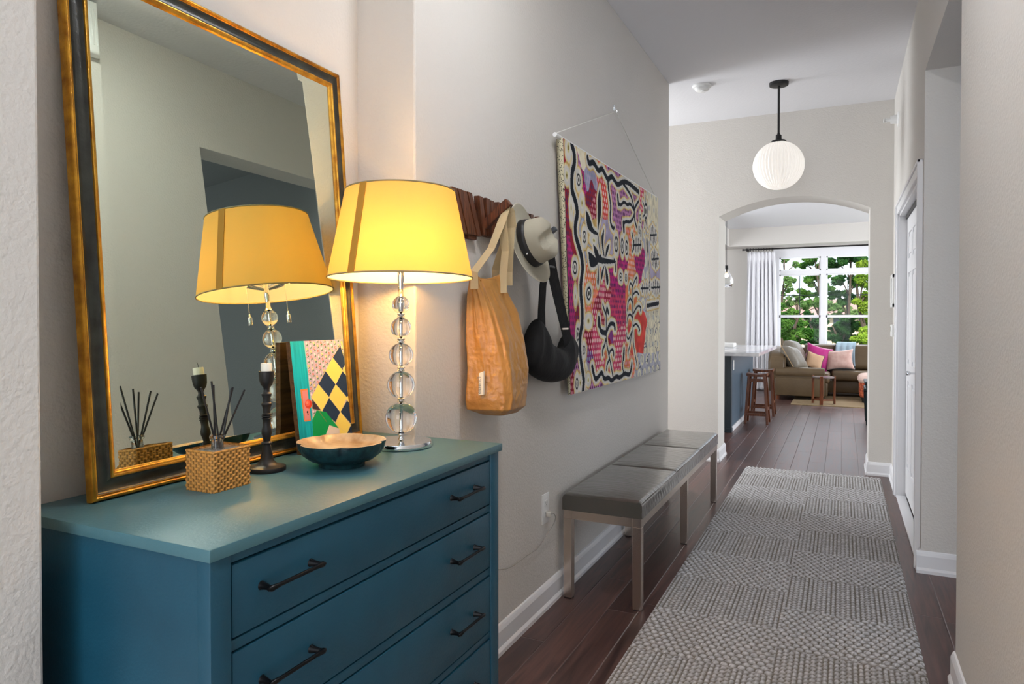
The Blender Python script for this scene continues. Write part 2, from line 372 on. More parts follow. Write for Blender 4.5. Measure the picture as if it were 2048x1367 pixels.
# living room walls
WY = 13.4
WX0, WX1, WZ0, WZ1 = -1.09, 1.35, .60, 2.47
bm = B(); box(bm, (-4.4, WY, 0), (WX0, WY + .16, 2.9)); box(bm, (WX1, WY, 0), (4.0, WY + .16, 2.9)); box(bm, (WX0, WY, 0), (WX1, WY + .16, WZ0)); box(bm, (WX0, WY, WZ1), (WX1, WY + .16, 2.9))
struct('wall_window', bm, M_WALL)
bm = B(); box(bm, (-4.2, 12.9, 2.585), (-1.70, WY, 2.9)); box(bm, (-1.70, 12.9, 2.585), (4.0, WY, 2.9)); box(bm, (-4.2, 11.0, 2.585), (-1.85, 12.9, 2.9)); struct('trim_1', bm, M_WALL, 'painted soffit box below the living room ceiling')
def wall_with_hole(x0, x1, y0, y1, hy0, hy1, hz0, hz1, z):
    bm = B(); box(bm, (x0, y0, 0), (x1, hy0, z)); box(bm, (x0, hy1, 0), (x1, y1, z)); box(bm, (x0, hy0, 0), (x1, hy1, hz0)); box(bm, (x0, hy0, hz1), (x1, hy1, z)); return bm
struct('wall_living_right', wall_with_hole(3.5, 3.65, YB, 13.5, 7.8, 12.6, .3, 2.7, 2.9), M_WALL)
struct('wall_living_left', wall_with_hole(-4.1, -3.95, YB, 13.5, 8.0, 11.0, .6, 2.6, 2.9), M_WALL)

# baseboards -------------------------------------------------------------
BBP = [(0, 0), (.022, 0), (.022, .016), (.014, .028), (.014, .088), (.010, .100), (.006, .108), (0, .112)]
def baseboard(name, p, q, nrm, ext0=0, ext1=0):
    p = Vector((*p, 0)); q = Vector((*q, 0)); d = (q - p).normalized(); n = Vector((*nrm, 0)); p = p - d * ext0; q = q + d * ext1
    bm = B(); prism(bm, BBP, lambda a, b, t: p + (q - p) * t + n * a + Vector((0, 0, b)), 0, 1)
    return struct(name, bm, M_TRIM)
baseboard('baseboard_left', (HX0, 1.81), (HX0, 5.27), (1, 0), 0, .012)
baseboard('baseboard_left_near', (HX0, -1.8), (HX0, .695), (1, 0))
baseboard('baseboard_passage', (-3.5, 5.27), (HX0, 5.27), (0, 1), 0, .012)
baseboard('baseboard_back', (-3.5, YA), (xl, YA), (0, -1), 0, .012)
baseboard('baseboard_arch_left', (xl, YA), (xl, YB), (1, 0), .012, .012)
baseboard('baseboard_arch_right', (xr, YA), (xr, YB), (-1, 0), .012, .012)
baseboard('baseboard_back_right', (xr, YA), (HX1, YA), (0, -1), .012, 0)
baseboard('baseboard_right_far', (HX1, 5.80), (HX1, YA), (-1, 0))
baseboard('baseboard_right_jamb', (HX1, OY1), (HX1 + TH, OY1), (0, -1), .022, 0)
baseboard('baseboard_right_strip', (HX1, OY1 + .0005), (HX1, 4.122), (-1, 0), 0, 0)
baseboard('baseboard_right_near', (HX1, -1.8), (HX1, OY0), (-1, 0), 0, .014)
baseboard('baseboard_living', (-4.0, WY), (3.5, WY), (0, -1))
baseboard('baseboard_side_room', (3.0, 1.05), (3.0, 4.17), (-1, 0))

# closet door -------------------------------------------------------------
def door():
    # casing
    cw, ct = .072, .020
    bm = B()
    box(bm, (HX1 - ct, DY0 - cw, 0), (HX1, DY0, DZ + cw), .004); box(bm, (HX1 - ct, DY1, 0), (HX1, DY1 + cw, DZ + cw), .004); box(bm, (HX1 - ct, DY0, DZ), (HX1, DY1, DZ + cw), .004)
    box(bm, (HX1 - ct - .008, DY0 - cw, 0), (HX1, DY0 - cw + .018, DZ + cw), .003); box(bm, (HX1 - ct - .008, DY1 + cw - .018, 0), (HX1, DY1 + cw, DZ + cw), .003); box(bm, (HX1 - ct - .008, DY0 - cw, DZ + cw - .018), (HX1, DY1 + cw, DZ + cw), .003)
    # jamb lining
    box(bm, (HX1 - .004, DY0 - .001, 0), (HX1 + TH, DY0 + .016, DZ)); box(bm, (HX1 - .004, DY1 - .016, 0), (HX1 + TH, DY1 + .001, DZ)); box(bm, (HX1 - .004, DY0, DZ - .016), (HX1 + TH, DY1, DZ + .001))
    struct('trim_door_casing', bm, M_TRIM, 'white moulded casing round the closet door')
    bm = B(); box(bm, (HX1 + .035, DY0 + .02, DZ - .040), (HX1 + .075, DY1 - .02, DZ - .016)); struct('trim_door_track', bm, mat('track_dark', (40, 38, 38), .5), 'dark sliding track above the closet door')
    bm = B(); box(bm, (HX1 - .012, DY0 + .016, 0), (HX1 + .05, DY1 - .016, .018), .004); struct('trim_threshold', bm, M_TRIM, 'white threshold strip below the closet door')
    # two panel leaves
    W2 = (DY1 - DY0 - .04) / 2
    for k in range(2):
        y0 = DY0 + .02 + k * W2; y1 = y0 + W2 - .004; z0, z1 = .045, DZ - .04; xf = HX1 + .045; t = .034
        bm = B(); box(bm, (xf + .008, y0, z0), (xf + t, y1, z1))
        st = .10; rails = [(z0, z0 + .20), (.86, .98), (1.62, 1.72), (z1 - .11, z1)]; mid = (y0 + y1) / 2
        for a, b in ((y0, y0 + st), (mid - .045, mid + .045), (y1 - st, y1)): box(bm, (xf, a, z0), (xf + .010, b, z1), .0015)
        for a, b in rails: box(bm, (xf, y0 + st, a), (xf + .010, mid - .045, b), .0015); box(bm, (xf, mid + .045, a), (xf + .010, y1 - st, b), .0015)
        for (a, b) in ((y0 + st, mid - .045), (mid + .045, y1 - st)):
            for (c, d) in ((z0 + .20, .86), (.98, 1.62), (1.72, z1 - .11)):
                box(bm, (xf + .001, a + .03, c + .03), (xf + .009, b - .03, d - .03), .004)
        d = struct('door_%d' % (k + 1), bm, M_TRIM, 'white six-panel closet door leaf, ' + ('nearer leaf' if k == 0 else 'farther leaf with the knob'))
        if k == 1:
            bm = B(); lathe(bm, [(.006, 0), (.006, .022), (.012, .028), (.015, .038), (.013, .046), (.005, .049)], seg=20)
            bm.transform(Matrix.Translation((xf, y0 + .08, .95)) @ Matrix.Rotation(-PI / 2, 4, 'Y'))
            kn = new('door_knob', bm, M_CHROME, None, True, 40); kn.parent = d; kn['label'] = 'small chrome knob'
door()

# living room window --------------------------------------------------------
def window():
    M_VIN = mat('window_vinyl', (240, 240, 244), .4); M_MUN = mat('muntin_dark', (52, 60, 62), .5)
    yf = WY - .015
    bm = B(); f = .05
    box(bm, (WX0 - .05, yf, WZ0 - .03), (WX0 + f, WY + .1, WZ1 + .05), .004); box(bm, (WX1 - f, yf, WZ0 - .03), (WX1 + .05, WY + .1, WZ1 + .05), .004)
    box(bm, (WX0 - .052, yf - .002, WZ1 - .075), (WX1 + .052, WY + .102, WZ1 + .08), .004); box(bm, (WX0 - .08, yf - .05, WZ0 - .03), (WX1 + .08, WY + .1, WZ0 + .02), .004)
    mull = (-.31 + -.0, .455); cols = [(WX0 + f, -.355), (-.265, .42), (.51, WX1 - f)]
    for a, b in ((-.355, -.265), (.42, .51)): box(bm, (a, yf + .003, WZ0), (b, WY + .097, WZ1), .004)
    box(bm, (WX0, yf + .005, 2.085), (WX1, WY + .095, 2.155), .004)
    wf = struct('window_1', bm, M_VIN, 'white framed living room window with transoms')
    for n, (a, b) in enumerate(cols):
        bm = B()
        for (z0, z1) in ((WZ0 + .02, 1.335), (1.335, 2.085), (2.155, WZ1 - .075)):
            s = .022
            box(bm, (a, WY + .02, z0), (a + s, WY + .06, z1)); box(bm, (b - s, WY + .02, z0), (b, WY + .06, z1)); box(bm, (a, WY + .02, z0), (b, WY + .06, z0 + s)); box(bm, (a, WY + .02, z1 - s), (b, WY + .06, z1))
        o = new('window_sash', bm, M_VIN); o.parent = wf
        bm = B(); m = (a + b) / 2
        box(bm, (m - .006, WY + .034, 1.35), (m + .006, WY + .046, 2.08)); box(bm, (a + .02, WY + .034, 1.705), (b - .02, WY + .046, 1.717))
        o = new('window_muntin', bm, M_MUN); o.parent = wf; o['label'] = 'dark thin muntin cross'
        bm = B(); box(bm, (a, WY + .038, WZ0), (b, WY + .042, WZ1 - .07))
        o = new('window_pane', bm, M_PANE); o.parent = wf
window()

# ================================================================== DRESSER
DF = -.882; DB = -1.40; DY_0, DY_1 = .757, 1.778; DT = .94
def dresser():
    t = thing('dresser', (-1.14, 1.27, 0), 'teal blue painted wooden dresser with black bar handles standing in the wall niche', 'dresser')
    bm = B(); box(bm, (DB, DY_0, DT - .021), (DF, DY_1, DT), .0025); tp = part('tabletop', bm, M_TEALTOP_LIT, t, True, 30)
    body0, body1 = DY_0 + .004, 1.760; xf = DF - .004
    bm = B()
    box(bm, (DB + .01, body0, .0), (DB + .04, body0 + .045, DT - .021)); box(bm, (DB + .01, body1 - .045, .0), (DB + .04, body1, DT - .021))
    box(bm, (xf - .03, body0, 0), (xf, .802, DT - .021), .0015); box(bm, (xf - .03, 1.714, 0), (xf, body1, DT - .021), .0015)      # front stiles
    box(bm, (DB + .03, body0 + .0025, .09), (xf - .025, body0 + .02, DT - .021)); box(bm, (DB + .03, body1 - .02, .09), (xf - .025, body1 - .0025, DT - .021))   # side panels
    box(bm, (DB + .012, body0 + .02, .09), (DB + .02, body1 - .02, DT - .021)); box(bm, (DB + .02, body0 + .02, .09), (xf - .03, body1 - .02, .105))
    zs = [(.779, .902), (.602, .757), (.421, .578), (.215, .400)]
    rails = [(.904, DT - .021), (.759, .777), (.580, .600), (.402, .419), (.09, .213)]
    for a, b in rails: box(bm, (xf - .03, .802, a), (xf - .004, 1.714, b), .001)
    part('carcass', bm, M_TEAL, t, True, 30)
    for n, (a, b) in enumerate(zs):
        bm = B(); box(bm, (xf - .018, .8055, a + .002), (xf - .002, 1.7105, b - .002), .0012); box(bm, (DB + .05, .82, a + .01), (xf - .018, 1.70, b - .02))
        d = part('drawer', bm, M_TEAL, t, True, 30)
        zc = (a + b) / 2 + .006
        for yc in (.928, 1.560):
            bm = B(); x0 = xf - .002; hx = x0 + .026; L = .064
            for s in (-1, 1):
                tube(bm, [(x0 - .001, yc + s * L * .94, zc), (x0 + .004, yc + s * L * .94, zc), (x0 + .02, yc + s * L * .97, zc), (hx, yc + s * L, zc)], [.0085, .0065, .0045, .0045], 12)
            tube(bm, [(hx, yc - L - .006, zc), (hx, yc - L, zc), (hx, yc - L * .7, zc), (hx, yc + L * .7, zc), (hx, yc + L, zc), (hx, yc + L + .006, zc)], [.003, .0056, .0038, .0038, .0056, .003], 12)
            h = part('handle', bm, M_BLACKMETAL, d, True, 50)
dresser()

# ================================================================== MIRROR
TH_M, PH_M = .076, .024
def mirror():
    n = Vector((math.cos(TH_M) * math.cos(PH_M), math.cos(TH_M) * math.sin(PH_M), math.sin(TH_M)))
    u = Vector((-math.sin(PH_M), math.cos(PH_M), 0)); v = n.cross(u); v = v if v.z > 0 else -v
    # a point of the glass plane: X=-1.311 at Y=.85, z=.94
    O = Vector((-1.311, .85, .94)); Wm, Hm = .862, 1.115
    O = O - u * 0.002 + Vector((0, 0, .0016))
    P = lambda a, b, c: O + u * a + v * b + n * c
    # move so that the lowest back corner rests on the dresser top
    t = thing('wall_mirror', tuple(O), 'large rectangular mirror in an antique gold and black frame leaning on the niche wall', 'mirror')
    def sweep(prof, m, nm, lab=None):
        """prof: [(inset, height)] closed outline"""
        bm = B(); R = []
        for (a0, b0, sa, sb) in ((0, 0, 1, 1), (Wm, 0, -1, 1), (Wm, Hm, -1, -1), (0, Hm, 1, -1)):
            R.append([bm.verts.new(P(a0 + sa * i, b0 + sb * i, h)) for i, h in prof])
        k = len(prof)
        for q in range(4):
            A, Bq = R[q], R[(q + 1) % 4]
            for i in range(k): bm.faces.new((A[i], A[(i + 1) % k], Bq[(i + 1) % k], Bq[i]))
        bmesh.ops.recalc_face_normals(bm, faces=bm.faces[:])
        o = part(nm, bm, m, t, True, 35)
        if lab: o['label'] = lab
        return o
    sweep([(0, -.012), (.000, .000), (.0012, .0045), (.004, .007), (.007, .0075), (.009, .006), (.0098, .0045), (.0115, .0055), (.0130, .0035), (.0130, -.012)], M_GOLD, 'outer_moulding', 'gilded outer moulding')
    sweep([(.0130, -.012), (.0130, .003), (.017, -.001), (.024, -.003), (.033, -.001), (.0405, .0045), (.0405, -.012)], M_FRAMEDARK, 'frame_panel', 'black cove of the frame')
    sweep([(.0405, -.012), (.0405, .005), (.0415, .0080), (.0435, .0088), (.0455, .0080), (.0465, .0062), (.0495, .0050), (.0522, .0020), (.0530, .0005), (.055, -.0010), (.055, -.012)], M_GOLD2, 'inner_moulding', 'bright gilded inner moulding')
    bm = B(); i0 = .050; bw = .024; tl = .0011
    out = [P(a, b, -tl) for a, b in ((i0, i0), (Wm - i0, i0), (Wm - i0, Hm - i0), (i0, Hm - i0))]
    inn = [P(a, b, 0) for a, b in ((i0 + bw, i0 + bw), (Wm - i0 - bw, i0 + bw), (Wm - i0 - bw, Hm - i0 - bw), (i0 + bw, Hm - i0 - bw))]
    bk = [P(a, b, -.012) for a, b in ((i0, i0), (Wm - i0, i0), (Wm - i0, Hm - i0), (i0, Hm - i0))]
    o_ = [bm.verts.new(p) for p in out]; i_ = [bm.verts.new(p) for p in inn]; b_ = [bm.verts.new(p) for p in bk]
    bm.faces.new(i_)
    for k in range(4): bm.faces.new((o_[k], o_[(k + 1) % 4], i_[(k + 1) % 4], i_[k])); bm.faces.new((o_[k], b_[k], b_[(k + 1) % 4], o_[(k + 1) % 4]))
    bm.faces.new(b_[::-1]); bmesh.ops.recalc_face_normals(bm, faces=bm.faces[:])
    part('mirror_glass', bm, M_MIRROR, t)
mirror()

# ================================================================== TABLE LAMP
def table_lamp():
    c = Vector((-1.118, 1.612, DT)); t = thing('table_lamp', tuple(c), 'lit table lamp with stacked clear glass balls and a tapered yellow drum shade', 'lamp')
    bm = B(); lathe(bm, [(.080, 0), (.0855, .002), (.0862, .012), (.084, .0165), (.03, .0185), (.012, .020)], c, 72); lathe(bm, [(.010, .019), (.006, .026), (.006, .030), (.0095, .034), (.010, .038), (.006, .042), (.0065, .048), (.012, .050)], c, 32)
    part('base', bm, M_CHROME, t, True, 35)
    zc = [1.0205, 1.1135, 1.197, 1.273, 1.3375]; rr = [.0445, .0385, .034, .029, .0245]
    for z, r in zip(zc, rr):
        bm = B(); bmesh.ops.create_uvsphere(bm, u_segments=64, v_segments=40, radius=r, matrix=Matrix.Translation((c.x, c.y, z)))
        part('glass_ball', bm, M_GLASS, t, True)
    bm = B()
    for (z0, r0), (z1, r1) in zip(zip(zc, rr), zip(zc[1:], rr[1:])):
        a, b = z0 + r0, z1 - r1; m = (a + b) / 2; g = .012
        lathe(bm, [(.0045, m - .007 - DT), (g, m - .0045 - DT), (g * .7, m - DT), (g, m + .0045 - DT), (.0045, m + .007 - DT)], c, 32)
    lathe(bm, [(.0035, .048), (.0035, .40 + .02)], c, 16)
    zt_ = zc[-1] + rr[-1] - DT; z = zt_
    lathe(bm, [(.012, z - .001), (.009, z + .004), (.007, z + .010), (.007, z + .035), (.009, z + .045), (.009, z + .08), (.004, z + .083), (.004, .735), (.009, .738), (.009, .744), (.004, .748)], c, 24)
    d = Vector((-.567, .823, 0))
    for s in (-1, 1): tube(bm, [(c.x, c.y, DT + z + .065), tuple(c + d * s * .03 + Vector((0, 0, z + .075))), tuple(c + d * s * .052 + Vector((0, 0, z + .085)))], [.006, .010, .014], 14)
    part('stem', bm, M_CHROME, t, True, 35)
    # shade: thin cone shell, fabric outside, trimmed at both rims
    rb, rt, z0, z1 = .201, .152, 1.4125, 1.652
    ms = bpy.data.materials.new('shade_fabric'); ms.use_nodes = True; N, L = nodes(ms); N.clear()
    out = N.new('ShaderNodeOutputMaterial'); df = N.new('ShaderNodeBsdfDiffuse'); tr = N.new('ShaderNodeBsdfTranslucent'); mx = N.new('ShaderNodeMixShader'); mx.inputs[0].default_value = .19
    tr.inputs[0].default_value = lin((250, 206, 98)); ge = N.new('ShaderNodeNewGeometry'); cm = N.new('ShaderNodeMix'); cm.data_type = 'RGBA'; cm.inputs[6].default_value = lin((214, 182, 108)); cm.inputs[7].default_value = lin((250, 246, 236)); L.new(ge.outputs['Backfacing'], cm.inputs[0]); L.new(cm.outputs[2], df.inputs[0])
    L.new(df.outputs[0], mx.inputs[1]); L.new(tr.outputs[0], mx.inputs[2]); L.new(mx.outputs[0], out.inputs['Surface'])
    tz = lambda a, r: -.030 * r * (math.cos(a) * -.567 + math.sin(a) * .823)
    bm = B(); grid(bm, 96, 14, lambda i, j: Vector((c.x + (rb + (rt - rb) * j) * math.cos(2 * PI * i), c.y + (rb + (rt - rb) * j) * math.sin(2 * PI * i), z0 + (z1 - z0) * j + tz(2 * PI * i, rb + (rt - rb) * j))), True)
    bmesh.ops.recalc_face_normals(bm, faces=bm.faces[:])
    sh = part('lamp_shade', bm, ms, t, True)
    bm = B()
    m_trim = mat('shade_trim', (150, 138, 104), .6, metal=.2)
    for r, zr in ((rb, z0), (rt, z1)):
        bm = B(); tube(bm, [(c.x + r * math.cos(a), c.y + r * math.sin(a), zr + tz(a, r)) for a in np.linspace(0, 2 * PI, 97)], .0022, 8, False); x = part('rim', bm, m_trim, sh, True); x['label'] = 'thin grey rim trim'
    # seam strip the camera's left
    a0 = math.radians(266); da = .0085
    bm = B(); k = 1.006
    vs = [bm.verts.new((c.x + (rr_ * k) * math.cos(a), c.y + (rr_ * k) * math.sin(a), z + tz(a, rr_))) for (rr_, z) in ((rb, z0), (rt, z1)) for a in (a0 - .011 / rr_ * 1, a0 + .011 / rr_ * 1)]
    bm.faces.new((vs[0], vs[1], vs[3], vs[2])); ex = bmesh.ops.extrude_face_region(bm, geom=bm.faces[:]); 
    bmesh.ops.translate(bm, verts=[g for g in ex['geom'] if isinstance(g, bmesh.types.BMVert)], vec=(.0015 * math.cos(a0), .0015 * math.sin(a0), 0)); bmesh.ops.recalc_face_normals(bm, faces=bm.faces[:])
    x = part('seam_tape', bm, mat('seam_tape', (186, 132, 40), .6), sh); x['label'] = 'brown seam strip'
    # spider ring
    bm = B(); 
    for q in range(3): a = q * 2 * PI / 3 + .4; tube(bm, [(c.x, c.y, DT + .742), (c.x + rt * math.cos(a), c.y + rt * math.sin(a), z1 - .006)], .0014, 6)
    part('shade_carrier', bm, M_CHROME, t, True)
    z = zt_; zb = DT + z + .105
    for s in (-1, 1):
        p = c + d * s * .075; p.z = zb
        bm = B(); bmesh.ops.create_uvsphere(bm, u_segments=24, v_segments=16, radius=.026, matrix=Matrix.Translation(p))
        mb = mat('bulb_glow', (255, 230, 170), .4, emit=((255, 190, 102), 170)); part('bulb', bm, mb, t, True)
        q = c + d * s * .058
        bm = B(); k = 0; zz = DT + z + .08
        while zz > 1.352: bmesh.ops.create_icosphere(bm, subdivisions=1, radius=.0016, matrix=Matrix.Translation((q.x, q.y, zz))); zz -= .0042
        ch = part('pull_chain', bm, M_CHROME, t, True)
        bm = B(); lathe(bm, [(.0060, 0), (.0068, .001), (.0068, .024), (.0055, .0255), (.003, .027), (.003, .034), (.0012, .036)], (q.x, q.y, 1.318), 18); part('pull_weight', bm, M_CHROME, ch, True, 40)
table_lamp()

# ================================================================== CANDLESTICK
def candlestick():
    c = Vector((-1.227, 1.218, DT)); k = .00118
    t = thing('candlestick', tuple(c), 'black turned candlestick with a short white candle beside the rattan diffuser', 'candlestick')
    pr = [(36, 951.5), (37, 949), (37, 941), (35.5, 939.5), (31, 937), (24, 931), (17, 920), (12.5, 907), (10, 896), (8, 890.5), (9.5, 889), (10, 887.5), (9.4, 886), (6.8, 884), (7.6, 878), (9.5, 868), (9.2, 862), (7.8, 853), (7.7, 847), (8.4, 841), (8.9, 839), (9.2, 838), (7.6, 836), (9.4, 834.5), (9.4, 833), (7.6, 831.5), (9.2, 829.5), (7.4, 827.5), (7.6, 819), (9.2, 811.5), (9.8, 810), (9.4, 808), (7.9, 806), (8.0, 797), (9.2, 791), (9.4, 789), (8.2, 787.5), (6.5, 785), (5.6, 781), (7, 776), (10.8, 770), (13, 762), (13.8, 752), (14.2, 744), (13.6, 743.5), (12.2, 743.4), (12.2, 748)]
    prof = [(.0425, 0), (.0435, .0015), (.0438, .0085), (.0425, .0105), (.032, .0125), (.0235, .016), (.0182, .021), (.0145, .030), (.0120, .042), (.0098, .054)] + [(r * k * (1.0 + (.07 if r > 8.6 else -.04)), (943 - y) * k) for r, y in pr[9:]]
    bm = B(); lathe(bm, prof, c, 56); part('holder', bm, M_BLACKMATTE, t, True, 40)
    zt = prof[-1][1]
    bm = B(); lathe(bm, [(.0126, zt), (.0126, zt + .0222), (.0118, zt + .0236), (.003, zt + .0226)], c, 32)
    w = part('candle', bm, mat('candle_wax', (246, 240, 224), .5), t, True, 40)
    bm = B(); tube(bm, [(c.x, c.y, DT + zt + .022), (c.x, c.y + .001, DT + zt + .030), (c.x - .002, c.y - .004, DT + zt + .037)], .0007, 6); part('wick', bm, M_BLACKMATTE, w, True)
candlestick()

# ================================================================== REED DIFFUSER IN RATTAN SLEEVE
def diffuser():
    x0, x1, y0, y1, h = -1.245, -1.160, 1.006, 1.106, .086; z0 = DT
    M_RAT = attr_mat('rattan', 'pattern', .5, spec=.4)
    t = thing('reed_diffuser', ((x0 + x1) / 2, (y0 + y1) / 2, DT), 'reed diffuser in a woven rattan box sleeve holding black sticks', 'diffuser')
    # perimeter path with rounded corners
    w, l = x1 - x0, y1 - y0; r = .006; per = []
    def edge(p, q, n, m):
        for a in np.linspace(0, 1, m, endpoint=False): per.append((p[0] + (q[0] - p[0]) * a, p[1] + (q[1] - p[1]) * a, n[0], n[1]))
    def corner(cx, cy, a0, m=8):
        for a in np.linspace(a0, a0 + PI / 2, m, endpoint=False): per.append((cx + r * math.cos(a), cy + r * math.sin(a), math.cos(a), math.sin(a)))
    nl, nw = 170, 140
    edge((x1, y0 + r), (x1, y1 - r), (1, 0), nl); corner(x1 - r, y1 - r, 0); edge((x1 - r, y1), (x0 + r, y1), (0, 1), nw); corner(x0 + r, y1 - r, PI / 2)
    edge((x0, y1 - r), (x0, y0 + r), (-1, 0), nl); corner(x0 + r, y0 + r, PI); edge((x0 + r, y0), (x1 - r, y0), (0, -1), nw); corner(x1 - r, y0 + r, 3 * PI / 2)
    per.append(per[0]); A = np.array(per); s = np.concatenate([[0], np.cumsum(np.hypot(*(A[1:, :2] - A[:-1, :2]).T))])
    nv = 110; Z = np.linspace(0, h, nv); Sg, Zg = np.meshgrid(s, Z, indexing='ij')
    cols = round(s[-1] / .0078); sp = s[-1] / cols; rows = 14; rh = h / rows
    a = Sg / sp; ph = Zg / rh; row = np.floor(ph)
    hz = np.abs(np.sin(PI * ph)) ** .55                       # horizontal strands, rounded
    over = np.cos(PI * a * 2 * .5 + PI * row)                 # pass over and under the stakes
    strand = hz * (.55 + .45 * over)
    stake = np.clip(1 - (np.abs((a % 1) - .5) / .20) ** 2, 0, 1) ** .5 * .62
    H = np.maximum(strand, stake); rim = np.clip((Zg - (h - .006)) / .003, 0, 1)
    H = H * (1 - rim) + rim * (1 - ((Zg - (h - .003)) / .0032) ** 2).clip(0, 1) * (.75 + .25 * np.sin(Sg / .003))
    D = (.0032 * H)[..., None]; Nrm = np.stack([A[:, 2], A[:, 3]], 1)
    P = np.zeros((len(s), nv, 3)); P[..., 0] = A[:, 0:1] + Nrm[:, 0:1] * (D[..., 0] - .0018); P[..., 1] = A[:, 1:2] + Nrm[:, 1:2] * (D[..., 0] - .0018); P[..., 2] = z0 + Zg
    nzv = vnoise(Sg * 900, Zg * 420, 3)
    c = L3((204, 146, 74))[None, None] * (.75 + .5 * nzv[..., None]); c = c * (.35 + .65 * np.clip(H * 1.5, 0, 1))[..., None] * np.array([1, .97, .9])
    o = np_mesh('rattan_sleeve', P.reshape(-1, 3) - np.array(t.location), len(s), nv, c.reshape(-1, 3), M_RAT); o.parent = t
    # bottle: square shoulder and neck
    bx0, bx1, by0, by1 = x0 + .006, x1 - .006, y0 + .006, y1 - .006; zt = z0 + h - .004
    bm = B(); box(bm, (bx0, by0, z0 + .002), (bx1, by1, zt), .004, 3); g = part('bottle', bm, mat('bottle_glass', (244, 240, 232), .05, trans=.75, ior=1.45), t, True, 30); g['label'] = 'clear glass bottle'
    cc = Vector(((x0 + x1) / 2 + .004, (y0 + y1) / 2 - .006, zt))
    bm = B(); lathe(bm, [(.0150, 0), (.0125, .004), (.0120, .020), (.0155, .022), (.0160, .027), (.0150, .030), (.0110, .030), (.0100, .026), (.0098, .004), (.0098, .001)], cc, 40, cap=False)
    part('bottle_neck', bm, M_GLASS, g, True, 40)
    tips = [((402, 774), 0), ((423, 762), .004), ((427, 769), -.004), ((463, 775), .006), ((466, 774), -.002), ((489, 779), .002)]
    for (p, dx) in tips:
        q = cc + Vector((dx, dx * .6, -.001)); tip = Vector(onX(p[0], p[1], cc.x + dx * 2))
        if tip.z < DT + .15: pass
        bm = B(); tube(bm, [tuple(q), tuple(tip)], .0021, 8); part('reed', bm, M_BLACKMATTE, t, True, 40)
diffuser()

